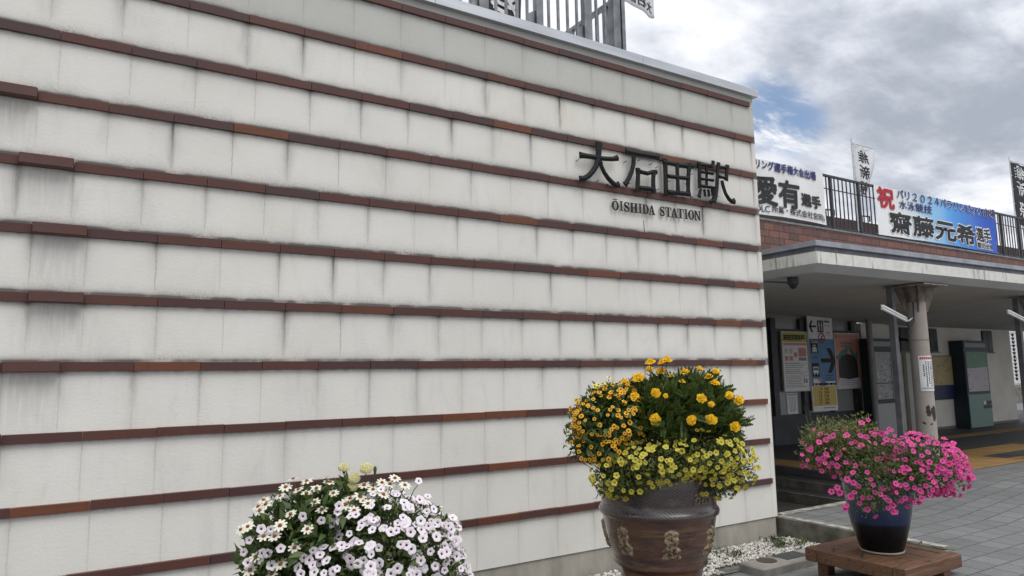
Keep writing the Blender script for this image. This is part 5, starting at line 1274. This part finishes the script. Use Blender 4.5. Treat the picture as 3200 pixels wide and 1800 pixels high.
g = MB(); g.lathe(mc, [(.33, prof[-1][1]+.03), (.01, prof[-1][1]+.05)], 24); g.build('soil', pm('soil', (.03, .024, .018), None, 30, .95, .5, 60), mp)

def P6(x, y): return 1740+x*.497, 1080+y*.497
m_mpet = petalmat('marigold petal', (.93, .64, .03), (.90, .54, .018), .3); m_mpet2 = petalmat('marigold orange petal', (.88, .46, .012), None, .3); m_calyx = pm('calyx', (.05, .075, .025))
fm = [mk(fl_pom(.036), 'marigold_bloom', [m_mpet, m_mpet2, m_calyx]) for _ in range(4)]
mg = empty('yellow_marigold', mc+Vector((0, 0, .6)), 'dark ferny marigold with big yellow ruffled blooms at the top of the brown pot', 'plant', None)
mound = Mound(mdep, [(2085, 1305, 150, 100, .26, .0), (2115, 1255, 150, 80, .24, .02), (2205, 1300, 95, 88, .2, .0), (2025, 1245, 80, 58, .18, 0), (2245, 1340, 70, 80, .15, .05), (2190, 1215, 60, 45, .15, .02), (2290, 1330, 40, 45, .1, .05)])
foliage(mg, mound, 2600, 'frond', m_lf_mari, (.06, .12), up=.3, lo=.25)
core = Mound(mdep, [(2090, 1320, 130, 110, .2, 0)]); 
spots = []; tops = []
for x, y, d in ((588, 105, 58), (690, 95, 72), (660, 106, 48), (583, 155, 60), (655, 168, 75), (515, 200, 72), (500, 222, 55), (425, 228, 55), (622, 298, 58), (490, 315, 52), (665, 272, 34), (683, 315, 36), (805, 168, 58), (895, 150, 52), (1000, 165, 52), (955, 197, 50), (993, 238, 62), (790, 228, 36), (910, 330, 60), (970, 370, 42), (1085, 315, 58), (1145, 345, 58), (618, 465, 66), (847, 467, 70), (972, 465, 64), (1120, 510, 60), (838, 270, 28), (720, 195, 34)):
    p6 = P6(x, y); yy = p6[1]
    dd = -.24 if y > 280 else (-.10 if y > 215 else rnd.uniform(-.08, .12))
    p = at_d(p6[0], p6[1], mdep+dd); k = d*.497/2*(mdep+dd)/FPX/.036*1.04
    n = (camdir(p)*(.95 if y > 280 else .34)+Vector((0, 0, .45 if y > 280 else 1.0))+rv()*.25).normalized()
    spots.append((p, n, k)); tops.append((p, n))
put_flowers(mg, fm, spots, sc=(.97, 1.03)); stems(mg, tops, mc+Vector((0, 0, .62)), m_stem, .003, .12)

m_opet = petalmat('orange zinnia petal', (.82, .50, .05), (.76, .36, .02)); m_ocen = pm('brown eye', (.12, .04, .012))
fo = [mk(fl_daisy(.0150, 8, .40, .34), 'orange_bloom', [m_opet, m_ocen]) for _ in range(3)]
oz = empty('orange_zinnia', mc+Vector((-.2, 0, .6)), 'leafy plant with many small orange blooms on the left of the brown pot', 'plant')
mound = Mound(mdep, [(1900, 1310, 108, 95, .2, -.06), (1885, 1390, 90, 60, .17, -.08), (1845, 1350, 60, 85, .14, 0), (1930, 1260, 75, 65, .16, 0)])
foliage(oz, mound, 2600, 'leaf', m_lf_zin, (.035, .075), .42, up=.1, lo=.25)
spots = []
for _ in range(235):
    p, n = mound.sample(1.0, 1.07, True, .2); spots.append((p, (n*.6+camdir(p)*.5+Vector((0, 0, .35))+rv()*.35).normalized()))
put_flowers(oz, fo, spots); stems(oz, [(s[0], s[1]) for s in spots[:50]], mc+Vector((-.15, 0, .6)), m_stem, .002)
m_lpet = petalmat('lemon petal', (.72, .66, .20), (.66, .60, .22)); fl_ = [mk(fl_daisy(.019, 8, .34, .26), 'lemon_bloom', [m_lpet, m_ocen]) for _ in range(3)]
lz = empty('lemon_zinnia', at_d(1880, 1250, mdep+.1), 'thin upright stems with pale lemon blooms at the left back of the brown pot', 'plant')
spots = []
for x, y in ((328, 200), (238, 255), (262, 245), (290, 240), (180, 345), (245, 262), (105, 480), (75, 690), (70, 545), (345, 250)):
    p6 = P6(x, y); p = at_d(p6[0], p6[1], mdep+rnd.uniform(0, .1)); spots.append((p, (camdir(p)*.35+Vector((0, 0, .9))+rv()*.4).normalized()))
put_flowers(lz, fl_, spots); stems(lz, [(s[0], s[1]) for s in spots], mc+Vector((-.1, .1, .65)), m_stem, .0022, .05)
mound2 = Mound(mdep, [(1880, 1250, 65, 55, .12, .08), (1800, 1370, 40, 75, .1, .02)]); foliage(lz, mound2, 260, 'leaf', m_lf_zin, (.03, .06), .4, up=.3, lo=.3)

m_cpet = petalmat('lime yellow petal', (.60, .50, .075), (.46, .43, .065)); m_cthr = pm('yellow throat', (.45, .30, .02))
fc = [mk(fl_petunia(.0175, .7), 'lime_bloom', [m_cpet, m_cthr]) for _ in range(4)]
cz = empty('lime_calibrachoa', mc+Vector((0, 0, .55)), 'trailing plant with lime yellow trumpet blooms hanging over the rim of the brown pot', 'plant')
mound = Mound(mdep, [(2060, 1440, 145, 60, .26, -.16), (2180, 1420, 120, 70, .24, -.12), (2280, 1450, 78, 75, .17, -.05), (2240, 1500, 75, 55, .15, -.12), (1960, 1490, 105, 60, .16, -.2), (1915, 1510, 60, 45, .12, -.16)])
foliage(cz, mound, 8500, 'leaf', m_lf_cal, (.018, .036), .40, up=.1, lo=.25)
spots = []
for _ in range(340):
    p, n = mound.sample(1.0, 1.10, True, .2); spots.append((p, (n*.8+camdir(p)*.45+rv()*.35).normalized()))
put_flowers(cz, fc, spots, rest=True)
g = MB()
for x, y in ((1862, 1558), (1850, 1520), (2355, 1470), (2330, 1395), (1930, 1570), (2270, 1548), (2348, 1440)):
    p = at_d(x, y, mdep-.15); r0 = at_d(x+(2070-x)*.3, 1470, mdep-.15); g.tube([r0, r0.lerp(p, .5)+Vector((0, 0, .03)), p], .0022, 5, 0, False)
    for k in range(14): q = r0.lerp(p, k/13); leaf(g, q, rv(), Vector((0, 0, 1)), .022, .009)
g.build('trailing_stem', m_lf_cal, cz)

# ---- white pot plants (pot itself below the frame)
wdep = 3.0; wc0 = at_d(1110, 2000, wdep); wc = Vector((wc0.x, wc0.y, .345))
stand('wooden_stand', wc.x-.36, wc.x+.36, wc.y-.36, wc.y+.36, .345, 'brown timber stand below the white flowers', 'timber stands under the flower pots')
wp_ = empty('white_flower_pot', wc, 'grey glazed pot below the white flowers', 'pot')
g = MB(); g.lathe(wc, [(0, 0), (.17, 0), (.18, .02), (.22, .15), (.25, .30), (.265, .40), (.28, .42), (.28, .44), (.25, .44), (.24, .38), (.01, .38)], 48); g.build('body', glaze('grey glaze', .2, (.10, .11, .12), (.14, .15, .15), (.03, .03, .035)), wp_)
def P7(x, y): return 700+x*.31056, 1400+y*.31056
m_zw = petalmat('white zinnia petal', (.80, .77, .66), (.76, .72, .58)); m_zc = pm('orange brown cone', (.26, .085, .018), (.16, .045, .012), 60, .8)
fz = [mk(fl_daisy(.030, rnd.choice((8, 9, 10)), .21, .27), 'white_zinnia_bloom', [m_zw, m_zc]) for _ in range(4)]
wz = empty('white_zinnia', wc+Vector((-.1, 0, .5)), 'leafy plant with white daisy blooms and brown centres, left half of the white planting', 'plant')
mound = Mound(wdep, [(980, 1660, 190, 130, .22, .0), (870, 1730, 105, 130, .2, -.02), (1060, 1590, 160, 85, .18, .03), (850, 1800, 90, 120, .2, -.02), (1000, 1780, 180, 130, .24, -.02)])
foliage(wz, mound, 4200, 'leaf', m_lf_zin, (.035, .075), .40, up=.2, lo=.3)
spots = []
for x, y in ((697, 315), (750, 420), (835, 335), (930, 405), (830, 455), (565, 485), (1065, 345), (1100, 455), (1590, 350), (1720, 305), (1670, 365), (1820, 375), (1605, 470), (1370, 490), (1450, 560), (1220, 570), (1310, 630), (985, 620), (670, 665), (360, 630), (420, 565), (345, 590), (170, 820), (840, 815), (565, 780), (510, 890), (400, 890), (710, 1005), (320, 1095), (570, 1170), (620, 395), (915, 545), (1500, 420), (1410, 375), (1270, 510), (400, 525), (240, 790), (480, 1270), (260, 1230)):
    q = P7(x, y); dd = -.20*min(1, max(0, (y-350)/450)); p = at_d(q[0], q[1], wdep+dd)
    fc_ = .25+.6*min(1, max(0, (y-350)/500)); spots.append((p, (camdir(p)*fc_+Vector((0, 0, .75))+RH*((q[0]-1060)/600)+rv()*.2).normalized()))
put_flowers(wz, fz, spots, sc=(.88, 1.08)); stems(wz, [(s[0], s[1]) for s in spots], wc+Vector((-.05, 0, .42)), m_stem, .0024, .08)
m_wp = petalmat('pale pink white petal', (.78, .68, .72), (.80, .76, .775)); m_wt = pm('purple throat', (.085, .03, .075))
fw = [mk(fl_petunia(.0200, .45), 'white_petunia_bloom', [m_wp, m_wt]) for _ in range(5)]
wpe = empty('white_petunia', wc+Vector((.15, 0, .45)), 'cascading pale pink white petunias with purple throats, right half of the white planting', 'plant')
mound = Mound(wdep, [(1230, 1700, 185, 150, .24, -.02), (1330, 1740, 115, 135, .2, .0), (1200, 1640, 150, 85, .2, .0), (1150, 1780, 230, 120, .26, -.06), (1370, 1830, 100, 110, .18, 0)])
foliage(wpe, mound, 6500, 'leaf', m_lf_pet, (.022, .045), .36, up=.15, lo=.3)
spots = []
for _ in range(450):
    p, n = mound.sample(1.0, 1.09, True, .45); spots.append((p, (n*.8+camdir(p)*.35+Vector((0, 0, .1))+rv()*.35).normalized()))
for x, y in ((1960, 330), (2440, 1220), (2100, 590), (2310, 800), (790, 690), (800, 1105), (375, 815), (250, 930), (480, 1180), (470, 820), (385, 1060), (200, 1050), (240, 1150), (1160, 585), (1145, 640), (440, 1060), (570, 1010), (895, 1030), (960, 1140), (980, 730), (350, 1120)):
    q = P7(x, y); p = at_d(q[0], q[1], wdep-.2 if x < 2000 else wdep); spots.append((p, (camdir(p)+rv()*.5).normalized()))
put_flowers(wpe, fw, spots)
q = P7(1960, 330); q2 = P7(1880, 470); stems(wpe, [(at_d(*q, wdep), Vector((0, 0, 1))), (at_d(*q2, wdep), Vector((0, 0, 1)))], at_d(*P7(1780, 640), wdep), m_stem, .002, .05)
m_pal = petalmat('pale lemon petal', (.96, .94, .76), (.95, .92, .64), .5); m_pal2 = petalmat('lemon heart petal', (.95, .88, .46), None, .5)
fb_ = [mk(fl_ball(.030), 'lemon_pom_bloom', [m_pal, m_pal2, m_calyx]) for _ in range(2)]
pmg = empty('lemon_marigold', at_d(1110, 1520, wdep), 'pale lemon pompon marigolds on tall stems at the top of the white planting', 'plant')
spots = []; 
for x, y, d, n in ((1207, 200, 112, (.1, 1)), (1430, 205, 132, (.5, .8)), (1310, 305, 118, (.35, .9)), (1290, 392, 110, (.4, .9))):
    q = P7(x, y); p = at_d(q[0], q[1], wdep); spots.append((p, (camdir(p)*n[0]+Vector((0, 0, n[1]))).normalized(), d*.31056/2*wdep/FPX/.030*1.0))
put_flowers(pmg, fb_, spots, sc=(.98, 1.02)); tops = [(s[0], s[1]) for s in spots]; q = P7(1520, 215); tops.append((at_d(q[0], q[1], wdep), Vector((0, 0, 1)))); stems(pmg, tops, wc+Vector((0, 0, .5)), m_stem, .0028, .03)
g = MB(); p = tops[-1][0]; g.tube([p-Vector((0, 0, .02)), p, p+Vector((0, 0, .012))], [.005, .008, .005], 8); g.build('bud', m_calyx, pmg)

# ---- pink petunia in the blue pot
m_pp = petalmat('pink petal', (.70, .075, .28), (.56, .085, .27)); m_pt = pm('magenta throat', (.22, .004, .05))
m_ps = petalmat('dusty pink petal', (.55, .12, .20), (.50, .16, .20))
fp = [mk(fl_petunia(.0222, .4), 'pink_petunia_bloom', [m_pp, m_pt]) for _ in range(5)]
pp_ = empty('pink_petunia', bc+Vector((0, 0, .5)), 'mass of pink petunias with dark throats spilling over the blue pot', 'plant')
mound = Mound(bdep, [(2745, 1440, 150, 85, .26, -.02), (2880, 1450, 110, 85, .24, -.02), (2940, 1470, 75, 72, .18, .0), (2640, 1420, 120, 70, .22, .0), (2570, 1420, 70, 60, .16, .02), (2730, 1510, 95, 80, .14, -.22), (2700, 1550, 60, 62, .10, -.25), (2830, 1510, 80, 62, .15, -.18)])
foliage(pp_, mound, 9500, 'leaf', m_lf_pet, (.018, .042), .36, up=.2, lo=.25)
spots = []
right = Mound(bdep, [(2880, 1450, 112, 87, .24, -.02), (2945, 1472, 77, 74, .18, .0), (2830, 1500, 85, 65, .16, -.15)])
for _ in range(240):
    p, n = right.sample(1.0, 1.1, True, .35); spots.append((p, (n*.8+camdir(p)*.4+Vector((0, 0, .25))+rv()*.4).normalized()))
for _ in range(105):
    p, n = mound.sample(1.0, 1.08, True, .2); spots.append((p, (n*.7+camdir(p)*.5+Vector((0, 0, .2))+rv()*.4).normalized()))
P5 = lambda x, y: (2420+x*.3451, 1300+y*.3451)
for x, y in ((710, 510), (660, 575), (715, 605), (725, 690), (515, 685), (590, 695), (570, 650), (975, 655), (840, 510), (895, 625), (1035, 765), (895, 815), (840, 845), (770, 790), (650, 810), (640, 845), (1070, 810), (1030, 835), (860, 740), (690, 730), (1200, 650), (1330, 690), (1410, 715), (800, 740), (1095, 870), (1150, 770), (910, 690), (330, 310), (300, 400), (250, 350), (405, 235), (530, 180), (660, 170), (830, 190), (730, 235), (990, 250), (850, 35), (790, 60), (1040, 120), (970, 160), (1090, 180), (520, 300), (590, 350), (460, 420)):
    q = P5(x, y); p = at_d(q[0], q[1], bdep-.30 if y > 480 else bdep-.12); spots.append((p, (camdir(p)*.8+Vector((0, 0, .25))+rv()*.35).normalized(), 1.12 if y > 480 else 1))
put_flowers(pp_, fp, spots, sc=(.70, 1.14))
fd = [mk(fl_petunia(.017, .5), 'faded_bloom', [m_ps, m_pt]) for _ in range(3)]
left = Mound(bdep, [(2640, 1415, 130, 75, .22, .0), (2760, 1400, 90, 60, .2, .0), (2600, 1400, 95, 65, .18, .02)]); sp2 = []
for _ in range(55):
    p, n = left.sample(1.0, 1.06, False, .2); sp2.append((p, (n*.5+camdir(p)*.4+Vector((0, 0, .4))+rv()*.6).normalized()))
put_flowers(pp_, fd, sp2, name='faded_flower', sc=(.6, 1.1))
ws = empty('wispy_herb', bc+Vector((-.1, .05, .5)), 'wispy yellow green herb rising at the left back of the blue pot', 'plant')
mound = Mound(bdep, [(2600, 1360, 95, 62, .16, .04), (2680, 1345, 70, 55, .14, .05), (2545, 1385, 45, 55, .1, .03), (2650, 1400, 110, 50, .16, .02)])
foliage(ws, mound, 4200, 'leaf', m_lf_wis, (.014, .032), .30, up=.6, lo=.15)
g = MB()
for _ in range(70):
    x = rnd.uniform(2505, 2735); y = 1400-rnd.uniform(20, 108)*(1-abs(x-2640)/180); p = at_d(x, y, bdep+rnd.uniform(-.05, .12)); b = at_d(x+(2680-x)*.4, 1440, bdep+.05)
    g.tube([b, b.lerp(p, .6)+Vector((0, 0, .02)), p], [.002, .0015, .001], 4, 0, False)
    for k in range(9): t = .45+.55*k/8; leaf(g, b.lerp(p, t), rv()+Vector((0, 0, .5)), Vector((0, 0, 1)), .018, .006)
for x, y in ((2492, 1330), (2520, 1300), (2528, 1280), (2500, 1345), (2512, 1265)):
    p = at_d(x, y, bdep+.1); b = at_d(x+30, 1430, bdep+.05); g.tube([b, b.lerp(p, .5)+Vector((.01, 0, .0)), p], [.002, .0015, .001], 4, 0, False)
g.build('stems', m_lf_wis, ws)

# ---- weeds by the wall
for k, (px_, py_, n, lab) in enumerate(((2420, 1697, 90, 'dark green weed at the wall corner beside the kerb'), (2445, 1712, 100, 'leafy weed growing in the gravel under the kerb'), (2300, 1742, 60, 'small weed in the gravel right of the brown pot'), (2500, 1708, 60, 'small weed between the kerb and the drain frame'), (2250, 1735, 45, 'tiny weed in the gravel close to the brown pot'))):
    p = at_z(px_, py_, .02); e_ = empty('weed', p, lab, 'weed', 'weeds in the gravel bed'); g = MB()
    for _ in range(n): q = p+Vector((rnd.gauss(0, .06), rnd.gauss(0, .035), rnd.uniform(.0, .05))); q.y = min(q.y, 4.88); q.x = min(q.x, 6.25); leaf(g, q, rv()*.7+Vector((0, 0, .7)), Vector((0, 0, 1)), rnd.uniform(.025, .055), .016, .2)
    g.build('leaves', m_lf_pet if k else m_lf_dk, e_)
